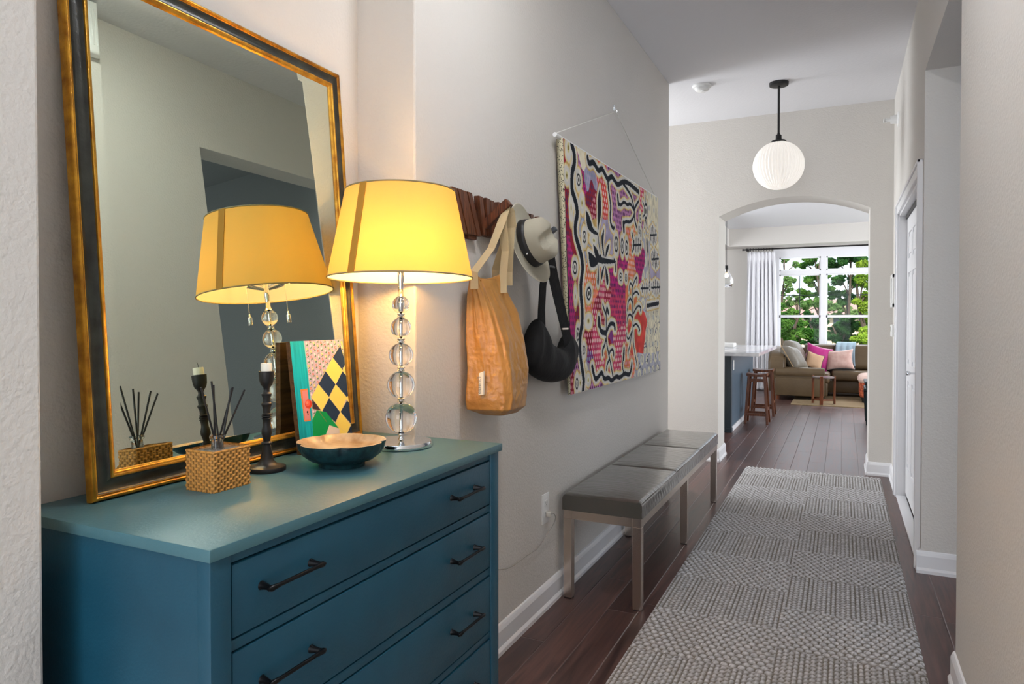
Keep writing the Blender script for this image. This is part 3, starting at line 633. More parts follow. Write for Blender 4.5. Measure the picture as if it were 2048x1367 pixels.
# ================================================================== PAINTED BOARD
def painting():
    BL, BR = Vector((-1.281, 1.392, DT)), Vector((-1.268, 1.588, DT)); TL = Vector((-1.322, 1.391, 1.2385))
    u = BR - BL; v = TL - BL; v = v - u * (v.dot(u) / u.dot(u)); w, h = u.length, v.length; n = u.cross(v).normalized(); n = n if n.x > 0 else -n
    nu, nv = 220, 300; a = np.linspace(0, 1, nu); b = np.linspace(0, 1, nv); Ag, Bg = np.meshgrid(a, b, indexing='ij')
    # tracing: photo px -> board coordinates
    def q(x, y):
        d = Vector(ray(x, y)); C0 = Vector(_C); tt = (BL - C0).dot(n) / d.dot(n); p = C0 + d * tt - BL; return (p.dot(u) / w / w, p.dot(v) / h / h)
    Z = lambda x, y: q(540 + x / 4.558, 660 + y / 4.557)
    X, Y = Ag, Bg; col = np.zeros(X.shape + (3,))
    def fill(mask, c, k=1.0): col[mask] = col[mask] * (1 - k) + L3(c) * k
    XM, YM = X * w, Y * h
    # wallpaper
    col[:] = L3((198, 182, 202)); st = (np.sin(XM / .0042 * PI) > .1); fill(st, (182, 168, 190))
    for ix in range(0, 30):
        for iy in range(0, 40):
            cx = (ix * .0135 + .003); cy = iy * .0155 + (ix % 2) * .0078; d = np.hypot(XM - cx, YM - cy)
            cc_ = [(206, 90, 60), (232, 200, 90), (240, 214, 222)][(ix + iy) % 3]
            fill(d < .0032, cc_); fill(d < .0013, (250, 240, 230)); fill(np.hypot(XM - cx - .003, (YM - cy + .0055)) < .0020, (60, 130, 74)); fill(seg_dist(XM, YM, [(cx - .002, cy - .008), (cx + .004, cy - .003)]) < .0008, (70, 120, 80))
    # teal door strip
    edge_ = [Z(308, 105), Z(345, 400), Z(400, 940), Z(405, 1160)]
    poly = [(-.1, 1.2), (edge_[0][0], 1.2)] + edge_ + [(edge_[-1][0], -.1), (-.1, -.1)]
    m = in_poly(X, Y, poly); g = vnoise(XM * 260, YM * 18, 5); fill(m, (8, 168, 186)); col[m] *= (.7 + .55 * g[m])[:, None]
    fill(seg_dist(XM, YM, [(p[0] * w, p[1] * h) for p in [(edge_[0][0], 1.1)] + edge_]) < .0010, (120, 214, 208))
    # harlequin diamonds
    V = {}
    dk, yl = (32, 52, 82), (246, 222, 112)
    dia = [([(640, 135), (570, 250), (660, 365), (690, 300)], dk), ([(570, 250), (505, 370), (598, 492), (662, 368)], yl), ([(505, 370), (440, 492), (538, 612), (598, 492)], dk), ([(440, 492), (375, 612), (475, 735), (538, 612)], yl),
           ([(662, 368), (598, 492), (702, 615), (720, 590), (700, 420)], dk), ([(598, 492), (538, 612), (640, 745), (702, 615)], yl), ([(538, 612), (475, 735), (600, 845), (640, 745)], dk), ([(702, 635), (640, 745), (735, 852), (745, 840), (720, 640)], dk),
           ([(640, 745), (592, 850), (700, 940), (735, 860)], yl), ([(735, 865), (700, 940), (800, 1020), (770, 905)], dk), ([(380, 612), (385, 720), (470, 735)], (60, 48, 60)), ([(600, 845), (560, 960), (690, 1000), (700, 940)], yl), ([(662, 340), (664, 380), (692, 410), (690, 330)], yl), ([(702, 600), (700, 635), (722, 665), (720, 600)], yl), ([(640, 100), (655, 160), (668, 175), (668, 100)], (226, 208, 120))]
    for p, c_ in dia: fill(in_poly(X, Y, [Z(*k) for k in p]), c_)
    pl = lambda ps: [(Z(*k)[0] * w, Z(*k)[1] * h) for k in ps]
    for p, c_ in dia[:11]: fill(seg_dist(XM, YM, pl(p + [p[0]])) < .0006, (232, 206, 150))
    # green house shape, pale gable
    fill(in_poly(X, Y, [Z(*k) for k in [(425, 728), (510, 745), (625, 890), (560, 1120), (400, 1120), (385, 820)]]), (6, 150, 84)); fill(in_poly(X, Y, [Z(*k) for k in [(540, 865), (632, 895), (640, 1100), (470, 1100), (510, 945)]]), (238, 222, 214))
    fill(seg_dist(XM, YM, pl([(445, 735), (515, 835)])) < .0009, (120, 110, 70))
    # lock plate and knob
    fill(in_poly(X, Y, [Z(*k) for k in [(275, 540), (340, 530), (372, 825), (312, 832)]]), (224, 132, 66)); fill(in_poly(X, Y, [Z(*k) for k in [(290, 552), (338, 545), (366, 815), (318, 820)]]), (222, 140, 140))
    kx, ky = Z(350, 672); kx *= w; ky *= h; fill(np.hypot(XM - kx, YM - ky) < .0125, (214, 66, 44)); fill(np.hypot(XM - kx + .003, YM - ky - .003) < .0085, (236, 98, 76)); fill(np.hypot(XM - kx + .004, YM - ky - .004) < .004, (244, 140, 118))
    hx, hy = Z(341, 745); hx *= w; hy *= h; fill(np.hypot(XM - hx, YM - hy) < .0028, (20, 16, 18)); fill(seg_dist(XM, YM, [(hx, hy), (hx + .001, hy - .007)]) < .0014, (20, 16, 18))
    t = thing('painted_board', tuple(BL), 'small painted board of a door and harlequin diamonds propped against the mirror', 'painting')
    P = np.array(BL)[None, None] + Ag[..., None] * np.array(u) + Bg[..., None] * np.array(v)
    M_PAINT = attr_mat('board_paint', 'pattern', .45, bump=(180, .0005, 3))
    o = np_mesh('painted_face', (P + np.array(n) * .0004).reshape(-1, 3) - np.array(BL), nu, nv, col.reshape(-1, 3), M_PAINT); o.parent = t
    bm = B(); th = .015
    vs = [BL + u * i + v * j - n * k for k in (0, th) for i, j in ((0, 0), (1, 0), (1, 1), (0, 1))]; q4 = [bm.verts.new(p) for p in vs]
    for f in ((0, 1, 2, 3), (7, 6, 5, 4), (0, 4, 5, 1), (1, 5, 6, 2), (2, 6, 7, 3), (3, 7, 4, 0)): bm.faces.new([q4[i] for i in f])
    bmesh.ops.recalc_face_normals(bm, faces=bm.faces[:]); x = part('board', bm, wood_mat('board_wood', (70, 44, 24), (118, 80, 44), .7), t); x['label'] = 'dark wooden board'
painting()

# ================================================================== BOWL
def bowl():
    c = Vector((-1.104, 1.340, DT)); t = thing('ceramic_bowl', tuple(c), 'lobed ceramic bowl, dark teal outside and cream inside, on the dresser top', 'bowl')
    def lob(r, z, a):
        k = max(0, (z - .012) / .045) if r > .03 else 0
        d = abs(((a + .9) / (2 * PI) * 5) % 1 - .5) * 2        # 1 at the notch
        return r * (1 - .075 * k * max(0, (d - .72) / .28) ** 1.5 + .015 * k * math.cos(5 * (a + .9) + PI))
    out = [(.054, 0), (.056, .002), (.055, .010), (.057, .012), (.078, .018), (.093, .029), (.1025, .043), (.1065, .056), (.1070, .0605)]
    inn = [(.1048, .0612), (.1010, .0575), (.091, .048), (.072, .041), (.045, .038), (.015, .0368), (.002, .0366)]
    bm = B(); lathe(bm, out, c, 160, lob, cap=False); part('outer_shell', bm, mat('glaze_teal', (14, 32, 38), .4, bump=(140, .0010, 3), var=(60, (26, 62, 66), .16)), t, True)
    bm = B(); lathe(bm, [out[-1]] + inn, c, 160, lob, cap=False); part('inner_glaze', bm, mat('glaze_cream', (216, 200, 172), .3, var=(22, (150, 120, 88), .22)), t, True)
bowl()

# ================================================================== COAT RACK
def coat_rack():
    t = thing('coat_rack', (HX0, 2.35, 1.68), 'dark walnut slatted coat rack with fold-out hooks on the left wall', 'coat rack')
    def slat(y0b, y0t, w, zb, zt, xo=.018, th=.022):
        bm = B(); lo = Vector((HX0 + xo, y0b, zb)); hi = Vector((HX0 + xo, y0t, zt)); wv = Vector((0, w / 2, 0)); up = (hi - lo) / 2
        wv = Vector((0, w / 2, 0)); obox(bm, (lo + hi) / 2 + wv, wv, up, Vector((th / 2, 0, 0)), .0015); part('slat', bm, M_WALNUT, t)
    # leaning groups of slats: (bottom y, top y)
    for k in range(4): slat(2.056 + k * .0335, 1.985 + k * .0335, .0325, 1.592, 1.737, .018 + (k % 2) * .002)
    for k, (yb, yt, zt) in enumerate([(2.205, 2.172, 1.737), (2.238, 2.222, 1.737), (2.268, 2.262, 1.735), (2.300, 2.322, 1.737), (2.333, 2.345, 1.732)]): slat(yb, yt, .030, 1.600, zt, .018 + (k % 2) * .003)
    for k in range(8): slat(2.385 + k * .042, (2.41 if k % 3 else 2.37) + k * .042, .031, 1.600, 1.733, .018 + (k % 2) * .002)
    bm = B(); box(bm, (HX0 + .001, 2.11, 1.600), (HX0 + .008, 2.72, 1.628)); box(bm, (HX0 + .001, 2.03, 1.690), (HX0 + .008, 2.72, 1.712)); box(bm, (HX0 + .001, 2.115, 1.578), (HX0 + .02, 2.175, 1.600), .004); part('back_rail', bm, M_WALNUT, t)
    for (y, z) in ((2.228, 1.655),):
        bm = B(); obox(bm, (HX0 + .072, y + .0, z + .020), (.0, .013, 0), (.050, 0, .040), (.010, 0, -.012), .002); part('hook', bm, M_WALNUT, t)
    bm = B(); hp = onX(1103, 463, HX0 + .085); obox(bm, (hp[0] - .02, hp[1], hp[2] - .014), (.0, .012, 0), (.040, 0, .028), (.005, 0, -.008), .002); k = part('hook', bm, mat('hook_grey', (74, 80, 88), .5), t); k['label'] = 'grey fold-out hook behind the hat'
coat_rack()

# ================================================================== TOTE BAG
def tote():
    t = thing('tote_bag', (-1.11, 2.2, 1.45), 'tan waxed-paper tote bag with pale cotton straps hanging on the coat rack', 'bag')
    # horizontal sections: corner points (X,Y) in order: wall-near(A), front-near(B), front-far(C), wall-far(D)
    secs = [(.962, [(-1.150, 2.135), (-1.060, 2.130), (-1.050, 2.250), (-1.130, 2.270)]),
            (.985, [(-1.186, 2.075), (-1.022, 2.105), (-1.028, 2.285), (-1.172, 2.330)]),
            (1.020, [(-1.190, 2.065), (-1.012, 2.105), (-1.030, 2.300), (-1.180, 2.360)]),
            (1.12, [(-1.190, 2.070), (-1.026, 2.110), (-1.022, 2.300), (-1.186, 2.375)]),
            (1.22, [(-1.188, 2.072), (-1.050, 2.108), (-1.030, 2.300), (-1.188, 2.385)]),
            (1.32, [(-1.182, 2.076), (-1.082, 2.100), (-1.050, 2.290), (-1.188, 2.385)]),
            (1.40, [(-1.175, 2.086), (-1.118, 2.092), (-1.082, 2.240), (-1.188, 2.360)]),
            (1.452, [(-1.168, 2.090), (-1.135, 2.088), (-1.098, 2.220), (-1.180, 2.330)])]
    nU = 168; nV = 130; P = np.zeros((nU + 1, nV, 3)); zs = np.array([s[0] for s in secs])
    for j in range(nV):
        f = j / (nV - 1); z = zs[0] + (zs[-1] - zs[0]) * f
        q = [np.array([np.interp(z, zs, [s[1][c][d] for s in secs]) for d in (0, 1)]) for c in range(4)]
        for i in range(nU + 1):
            a = (i / nU) * 4 % 4; k = int(a) % 4; b = a - int(a); p = q[k] * (1 - b) + q[(k + 1) % 4] * b; c = sum(q) / 4
            # round corners
            e = min(b, 1 - b); p = p + (c - p) * max(0, .12 - e) * .9
            P[i, j, :2] = p; P[i, j, 2] = z
    U, V = np.meshgrid(np.arange(nU + 1) / nU, np.linspace(0, 1, nV), indexing='ij')
    per = lambda s, fu, fv: vnoise(np.abs((U * 2 - 1)) * fu, V * fv, s)
    wr = (per(1, 4, 3) - .5) * .016 + np.abs(per(2, 14, 3.0) - .5) * -.014 * np.clip(V * 1.5, .4, 1) + np.abs(per(7, 30, 26) - .5) * -.006 * np.clip(1.5 - V * 1.6, .25, 1) + np.abs(per(9, 7, 1.2) - .5) * -.022 * np.clip(V * 1.2, .2, 1)
    c = P.mean(axis=0, keepdims=True); n = P - c; n[..., 2] = 0; n /= np.linalg.norm(n, axis=2, keepdims=True) + 1e-9
    P = P + n * (wr * np.clip(V * 8, .3, 1) * np.clip((1.02 - V) * 6, .25, 1))[..., None]
    P[..., 0] = np.maximum(P[..., 0], HX0 + .004); P[..., 2] += .014 * (V > .97) * np.sin(U * 2 * PI * 2 + .7)
    P[-1] = P[0]
    mb = mat('waxed_paper', (190, 138, 72), .38, spec=.5, coat=.15, bump=(55, .0035, 5), var=(20, (166, 116, 58), .3))
    o = np_mesh('bag_body', (P - np.array(t.location)).reshape(-1, 3), nU + 1, nV, None, mb); o.parent = t
    sd = o.modifiers.new('solid', 'SOLIDIFY'); sd.thickness = .0012; sd.offset = -1
    bm = B(); f = [bm.verts.new(p) for p in P[:-1, 0]]; f2 = bm.faces.new(f); bmesh.ops.recalc_face_normals(bm, faces=[f2]); bmesh.ops.triangulate(bm, faces=bm.faces[:]); part('bag_bottom', bm, mb, t)
    # label strip on the near face
    lc = [Vector(onY(x, y, 2.068)) for x, y in ((957, 790), (966, 789), (967, 742), (958, 746))]
    bm = B(); vs = [bm.verts.new(p) for p in lc]; bm.faces.new(vs); ex = bmesh.ops.extrude_face_region(bm, geom=bm.faces[:]); bmesh.ops.translate(bm, verts=[g for g in ex['geom'] if isinstance(g, bmesh.types.BMVert)], vec=(0, .010, 0)); bmesh.ops.recalc_face_normals(bm, faces=bm.faces[:])
    lb = part('label_tag', bm, mat('tag_white', (240, 234, 220), .7), t); lb['label'] = 'small white sewn tag with grey lettering'
    cu = bpy.data.curves.new('t', 'FONT'); cu.body = 'essent\'l'; cu.size = .020; cu.extrude = .0002; cu.align_x = 'LEFT'; to = bpy.data.objects.new('t', cu); COL.objects.link(to)
    dg = bpy.context.evaluated_depsgraph_get(); me = bpy.data.meshes.new_from_object(to.evaluated_get(dg)); bpy.data.objects.remove(to)
    lt = bpy.data.objects.new('lettering', me); COL.objects.link(lt); me.materials.clear(); me.materials.append(mat('tag_ink', (120, 120, 124), .7))
    base = lc[0] * .62 + lc[1] * .38 + Vector((.0030, -.0012, .004)) - Vector(t.location); me.transform(Matrix.Translation(base) @ Matrix.Rotation(PI / 2, 4, 'X') @ Matrix.Rotation(PI / 2, 4, 'Z')); lt.parent = lb
    # straps over the fold-out hook
    top = Vector((-1.088, 2.226, 1.688))
    for (foot, w0) in (((-1.140, 2.080, 1.40), 1), ((-1.092, 2.205, 1.39), 1)):
        foot = Vector(foot); m1 = foot.lerp(top, .5) + Vector((.004, -.004, 0)); bm = B()
        pts = [foot, foot + Vector((0, 0, .06)), m1, top + Vector((-.004, -.030, -.045)), top + Vector((0, -.010, -.008)), top + Vector((.0, .006, .002))]
        strap(bm, pts, [(1, .2, 0), (1, .2, 0), (1, .1, 0), (1, 0, .2), (1, 0, .6), (1, 0, .8)], [.028, .028, .028, .036, .038, .036], .0022); part('strap', bm, M_STRAP, t)
    for foot, off in (((-1.170, 2.300, 1.43), 0.004), ((-1.108, 2.285, 1.42), -.002)):
        foot = Vector(foot); bm = B(); tp = top + Vector((off, .006, .002))
        pts = [tp, top + Vector((off, .018, -.008)), top + Vector((off, .034, -.05)), foot.lerp(top, .45) + Vector((0, .012, 0)), foot + Vector((0, 0, .05)), foot]
        strap(bm, pts, [(1, 0, .8), (1, 0, .6), (1, .5, .2), (1, .7, 0), (1, .6, 0), (1, .5, 0)], [.036, .038, .036, .032, .028, .028], .0022); part('strap', bm, M_STRAP, t)
tote()

# ================================================================== HAT
def hat():
    c = Vector((-1.105, 2.45, 1.588)); ax = Vector((.92, -.08, .24)).normalized()
    t = thing('straw_hat', tuple(c), 'cream straw fedora with a black band hanging on the coat rack', 'hat')
    up = Vector((0, 0, 1)); v = (up - ax * up.dot(ax)).normalized(); u = v.cross(ax)
    v2 = v * math.cos(-.42) + u * math.sin(-.42); u2 = v2.cross(ax)
    def Pt(r, h, a, sx=1, sy=1): return c + u2 * (r * math.cos(a) * sx) + v2 * (r * math.sin(a) * sy) + ax * h
    ms = mat('straw', (248, 240, 216), .7, spec=.3); N, L = nodes(ms); tcn = N.new('ShaderNodeAttribute'); 
    wv = N.new('ShaderNodeTexWave'); wv.inputs['Scale'].default_value = 1.0; 
    at = N.new('ShaderNodeUVMap'); mp = N.new('ShaderNodeMapping'); mp.inputs['Scale'].default_value = (70, 70, 70); L.new(at.outputs['UV'], mp.inputs['Vector']); L.new(mp.outputs['Vector'], wv.inputs['Vector'])
    bp = N.new('ShaderNodeBump'); bp.inputs['Distance'].default_value = .0012; L.new(wv.outputs['Fac'], bp.inputs['Height']); L.new(bp.outputs['Normal'], N['Principled BSDF'].inputs['Normal'])
    def surf(prof, nm, m, seg=96, dent=False, thick=.0018):
        bm = B(); uvl = bm.loops.layers.uv.new('UVMap'); R = []; L_ = [0]
        for (r0, h0), (r1, h1) in zip(prof, prof[1:]): L_.append(L_[-1] + math.hypot(r1 - r0, h1 - h0))
        for r, h in prof:
            row = []
            for k in range(seg):
                a = 2 * PI * k / seg; hh = h; rr = r
                if dent:
                    if h > .08: hh = h - .020 * max(0, 1 - (abs(math.sin(a)) * r / .030) ** 2) * (1 if r < .075 else .3)
                    if math.cos(a) > .3: rr = r * (1 - .14 * max(0, (h - .05) / .06) * max(0, abs(math.sin(a)) - .25))
                else:
                    hh = h + .018 * (abs(math.sin(a)) ** 2) * max(0, (r - .085) / .07) - .010 * math.cos(a) * max(0, (r - .085) / .07)
                row.append(bm.verts.new(Pt(rr, hh, a, .90, 1.04)))
            R.append(row)
        for i in range(len(R) - 1):
            for k in range(seg):
                f = bm.faces.new((R[i][k], R[i][(k + 1) % seg], R[i + 1][(k + 1) % seg], R[i + 1][k]))
                for l, q in zip(f.loops, (L_[i], L_[i], L_[i + 1], L_[i + 1])): l[uvl].uv = (q * 6, 0)
        bmesh.ops.recalc_face_normals(bm, faces=bm.faces[:])
        o = part(nm, bm, m, t, True); s = o.modifiers.new('solid', 'SOLIDIFY'); s.thickness = thick; s.offset = 0; return o
    rings = [(.004, .098)] + [(.004 + .066 * k / 14, .098 + .004 * math.sin(k / 14 * PI)) for k in range(1, 14)] + [(.073, .094), (.077, .088), (.079, .080), (.081, .06), (.084, .04), (.087, .02), (.089, .006), (.091, .001)]
    surf(rings, 'crown', ms, dent=True)
    surf([(.090, .001), (.094, -.001)] + [(.094 + .061 * k / 12, -.001 - .004 * math.sin(k / 12 * PI)) for k in range(1, 13)], 'brim', ms)
    b = surf([(.0862, .034), (.0895, .020), (.0917, .0055), (.0925, .0035)], 'hat_band', M_BLACKMATTE, thick=.0025); b['label'] = 'black ribbon band'
    p = Pt(.0915, .021, math.radians(192), .9, 1.04); nn = (p - c - ax * .021).normalized()
    bm = B(); bmesh.ops.create_uvsphere(bm, u_segments=16, v_segments=10, radius=.0045, matrix=Matrix.Translation(p + nn * .002)); x = part('stud', bm, M_CHROME, b, True)
hat()

# ================================================================== BLACK CRESCENT BAG
def purse():
    t = thing('crescent_bag', (-1.14, 2.79, 1.14), 'black nylon crescent shoulder bag hanging beside the fabric wall hanging', 'bag')
    X0 = -1.145
    Q = lambda x, y: onX(x, y, X0 + .02)
    upper = [(1066, 704), (1070, 678), (1076, 656), (1080, 636), (1087, 637), (1094, 664), (1104, 682), (1114, 692), (1128, 698), (1137, 690), (1140, 664), (1148, 668), (1155, 690)]
    lower = [(1066, 704), (1066, 735), (1074, 752), (1086, 760), (1100, 764), (1114, 765), (1130, 762), (1142, 752), (1151, 736), (1155, 712)]
    n = 60; up = smooth_pts([tuple(Q(*p)[1:]) for p in upper], 3); lo = smooth_pts([tuple(Q(*p)[1:]) for p in lower], 3)
    def samp(pl, f): k = f * (len(pl) - 1); i = min(int(k), len(pl) - 2); b = k - i; return (pl[i][0] * (1 - b) + pl[i + 1][0] * b, pl[i][1] * (1 - b) + pl[i + 1][1] * b)
    nv = 32; bm = B()
    for s in (1, -1):
        V = []
        for i in range(n + 1):
            f = i / n; a = samp(up, f); b = samp(lo, f); row = []
            for j in range(nv + 1):
                g = j / nv; y = a[0] * (1 - g) + b[0] * g; z = a[1] * (1 - g) + b[1] * g; e = max(0, 1 - (2 * g - 1) ** 2) ** .5 * max(0, 1 - abs(2 * f - 1) ** 3.0) ** .5
                wr = .006 * math.sin(f * 34 + g * 3) * (1 - g) * e
                row.append(bm.verts.new((X0 + s * (.050 * e + wr) , y, z)))
            V.append(row)
        for i in range(n):
            for j in range(nv): q = (V[i][j], V[i + 1][j], V[i + 1][j + 1], V[i][j + 1]); bm.faces.new(q if s > 0 else q[::-1])
    bmesh.ops.remove_doubles(bm, verts=bm.verts[:], dist=1e-4); bmesh.ops.recalc_face_normals(bm, faces=bm.faces[:])
    part('bag_body', bm, M_BLACKCLOTH, t, True)
    bm = B(); pts = [onX(1083, 656, X0 + .015), onX(1083, 620, X0 + .02), onX(1086, 570, X0 + .025), onX(1092, 530, X0 + .035), onX(1097, 512, X0 + .05), onX(1101, 505, X0 + .055)]
    strap(bm, pts, (.25, 1, 0), [.052, .046, .044, .042, .040, .040], .003); part('strap', bm, M_BLACKCLOTH, t)
    bm = B(); pts = [onX(1101, 505, X0 + .052), onX(1101, 520, X0 + .048), onX(1108, 560, X0 + .035), onX(1120, 610, X0 + .028), onX(1132, 662, X0 + .02), onX(1136, 690, X0 + .016)]
    strap(bm, pts, (.2, 1, 0), [.040, .058, .060, .060, .060, .062], .003); part('strap', bm, M_BLACKCLOTH, t)
    for p, w in (((1130, 657), .07), ((1103, 533), .066)):
        bm = B(); q = Vector(onX(*p, X0 + .024 if w > .068 else X0 + .046)); box(bm, q - Vector((.004, w / 2, .005)), q + Vector((.004, w / 2, .005)), .002); part('buckle', bm, M_STEEL if w > .068 else M_BLACKMETAL, t)
purse()

# ================================================================== WALL HANGING
def hanging():
    X0 = -1.152
    TL, TR, BL, BR = [np.array(onX(x, y, X0)) for x, y in ((1126, 276), (1316, 396), (1141, 789), (1321, 740))]
    nu, nv = 520, 340; a = np.linspace(0, 1, nu); b = np.linspace(0, 1, nv); A, Bg = np.meshgrid(a, b, indexing='ij')
    P = ((TL[None, None] * (1 - A[..., None]) + TR[None, None] * A[..., None]) * (1 - Bg[..., None]) + (BL[None, None] * (1 - A[..., None]) + BR[None, None] * A[..., None]) * Bg[..., None])
    Y, Z = P[..., 1].copy(), P[..., 2].copy()
    off = {'A': 260, 'B': 380, 'C': 500, 'D': 640}
    def C(k, x, y): p = onX(1110 + x / 8.545, off[k] + y / 8.545, X0); return (p[1], p[2])
    def S(*seq):
        k = None; out = []
        for s in seq:
            if isinstance(s, str): k = s
            else: out.append(C(k, *s))
        return out
    strokes = []   # (points, half width in metres)
    def st(w, *seq): strokes.append((smooth_pts(S(*seq), 2), w))
    st(.019, 'A', (285, 240), (330, 380), (340, 560), (300, 700), (290, 900), (300, 1040), (350, 1200), 'B', (370, 260), (385, 420), (355, 560), (345, 740), (400, 940), (455, 1150), (470, 1340), 'C', (470, 320), (440, 600), (450, 800), (480, 1050), (475, 1340), 'D', (470, 60), (430, 400), (450, 700), (500, 1000), (485, 1200))
    st(.015, 'A', (555, 470), (575, 580), (650, 540), (690, 600), (750, 710), (800, 640), (850, 740), (905, 860), (960, 780), (1010, 850), (1070, 950), (1150, 880), (1240, 890), (1330, 970), (1430, 1060))
    st(.010, 'A', (1150, 890), (1240, 1020), (1300, 1130), (1340, 1300), 'B', (1350, 330), (1350, 500), (1385, 630))
    st(.010, 'A', (905, 860), (910, 1000), (940, 1200), (950, 1350), 'B', (940, 420), (950, 580), (990, 665), (1000, 640))
    st(.016, 'B', (1070, 100), (1080, 230)); st(.010, 'B', (1085, 230), (1130, 260), (1180, 190), (1240, 260), (1280, 220), (1340, 330)); st(.010, 'B', (1425, 190), (1390, 240), (1345, 340))
    st(.010, 'B', (1350, 400), (1330, 480), (1280, 550), (1210, 530), (1175, 570)); st(.018, 'B', (1170, 570), (1175, 690))
    st(.007, 'B', (720, 740), (735, 900), (760, 1040)); st(.008, 'C', (1005, 160), (1020, 220), (1025, 360))
    st(.007, 'C', (1335, 600), (1340, 900), (1350, 1200), 'D', (1355, 0), (1355, 200), (1365, 450), (1405, 770))
    for s in [('C', (1330, 610), (1300, 560), (1275, 590), (1268, 690)), ('C', (1340, 610), (1375, 500), (1405, 450), (1400, 550)), ('C', (1340, 900), (1300, 810), (1255, 880), (1240, 1030)), ('C', (1345, 760), (1400, 690), (1430, 760)),
              ('C', (1350, 1160), (1300, 1080), (1250, 1140), (1240, 1240)), ('C', (1360, 1080), (1420, 940), (1460, 970), (1455, 1030)), ('C', (1360, 1300), (1405, 1245), (1450, 1350), 'D', (1440, 190)), ('D', (1340, 180), (1290, 320), (1240, 310), (1238, 220)), ('D', (1340, 200), (1300, 430), (1265, 520), (1255, 600))]: st(.007, *s)
    st(.008, 'C', (885, 1050), (885, 1367), 'D', (880, 350), (920, 550), (950, 700), (1000, 1000)); st(.015, 'D', (745, 0), (765, 200), (880, 220)); st(.012, 'D', (895, 190), (950, 50), (1010, 60), (1018, 150)); st(.009, 'D', (872, 330), (850, 430), (805, 490), (805, 590)); st(.008, 'D', (940, 660), (890, 760), (880, 850)); st(.008, 'D', (940, 560), (960, 505), (1000, 500), (1005, 600))
    st(.014, 'C', (735, 1160), (735, 1300), 'D', (745, 60)); st(.008, 'C', (885, 1100), (840, 1000), (820, 930)); st(.012, 'C', (890, 1040), (905, 980), (925, 1070))
    st(.013, 'D', (640, 790), (655, 880), (690, 1020), (740, 970), (800, 870), (840, 1020), (920, 970), (970, 1050), (1050, 950), (1110, 990), (1190, 900), (1240, 930), (1290, 920), (1320, 740))
    st(.018, 'D', (1172, 500), (1168, 640)); st(.007, 'D', (1160, 660), (1150, 800), (1172, 890)); st(.014, 'C', (1560, 950), (1660, 935), (1760, 905))
    st(.019, 'B', (1578, 870), (1580, 1020)); st(.006, 'B', (1585, 1060), (1610, 1250), 'C', (1625, 450), (1625, 560))
    st(.007, 'B', (1540, 90), (1545, 200)); st(.006, 'B', (1500, 190), (1530, 270)); st(.006, 'B', (1505, 460), (1535, 420)); st(.006, 'B', (1555, 510), (1535, 650)); st(.006, 'B', (1560, 510), (1585, 650))
    def bones(k, x0, y, x1, n, hgt, tilt=0):
        st(.007, k, (x0, y), (x1, y - 8))
        for i in range(n): x = x0 + (x1 - x0) * (i + .5) / n; hh = hgt * (1 - .55 * abs(2 * (i + .5) / n - 1)); st(.0055, k, (x - tilt, y - hh), (x + tilt * .3, y + hh))
    bones('B', 1635, 770, 1735, 5, 160, 12); bones('B', 1660, 1180, 1760, 5, 165, 12); bones('C', 1660, 640, 1780, 5, 130, 8); bones('C', 1460, 655, 1605, 4, 100, 0); bones('B', 1330, 940, 1465, 4, 130, 0); st(.009, 'B', (1310, 730), (1345, 900)); st(.009, 'B', (1345, 950), (1325, 1050))
    polys = [S('B', (775, -45), (800, 200), (800, 450), (750, 600), (735, 700), (722, 640), (738, 400), (738, 120)), S('B', (510, 340), (560, 420), (600, 540), (625, 660), (725, 730), (720, 790), (600, 730), (540, 660), (515, 520)),
             S('B', (855, 650), (850, 800), (835, 900), (865, 1140), (850, 1140), (810, 980), (798, 800), (820, 740)), S('B', (940, 910), (930, 1000), (890, 1150), (878, 1140), (888, 1020), (910, 940)),
             S('B', (625, 920), (700, 1010), (740, 1130), (775, 1080), (800, 1150), (860, 1160), (1030, 1190), (1030, 1250), (870, 1260), (740, 1250), (680, 1220), (660, 1130), (640, 1050)), S('B', (550, 1050), (620, 1100), (680, 1180), (730, 1250), (600, 1345), (565, 1250)),
             S('C', (722, 230), (735, 500), (715, 630), (692, 560), (705, 400)), S('C', (868, 240), (822, 450), (795, 520), (778, 460), (800, 350)), S('C', (878, 250), (932, 450), (922, 620), (895, 560), (880, 400))]
    rings = [('B', 1035, 925, 24, 120), ('B', 1140, 955, 24, 120), ('B', 1220, 985, 22, 110), ('C', 1108, 458, 22, 62), ('C', 1205, 470, 18, 60), ('C', 570, 740, 30, 100), ('C', 340, 295, 34, 105), ('D', 395, 240, 26, 100), ('D', 375, 1085, 22, 90), ('B', 1558, 360, 24, 120), ('A', 400, 850, 24, 95), ('B', 490, 800, 22, 95), ('D', 510, 510, 18, 70), ('C', 1628, 610, 14, 75), ('B', 1452, 490, 14, 70), ('B', 1432, 680, 12, 60), ('B', 1460, 740, 12, 55)]
    pale = [('A', 230, 300, 40, 160), ('A', 205, 770, 40, 120), ('B', 285, 300, 20, 140), ('C', 575, 1210, 40, 90), ('B', 450, 220, 24, 110), ('D', 435, 1070, 26, 90), ('C', 350, 790, 18, 90), ('D', 575, 1020, 24, 70), ('B', 640, 860, 40, 60), ('C', 910, 1010, 18, 60)]
    # ground colour regions
    M_, CR, RO, OR, MV, LV, GR, CM, OC, RD, PP = (188, 40, 120), (150, 24, 52), (206, 64, 104), (232, 128, 84), (190, 130, 176), (176, 166, 190), (182, 182, 192), (226, 218, 192), (206, 168, 100), (214, 74, 66), (130, 60, 130)
    dn = {'pk': (240, 168, 180), 'pu': (96, 44, 96), 'lt': (244, 214, 206), 'no': None, 'bl': (150, 160, 190)}
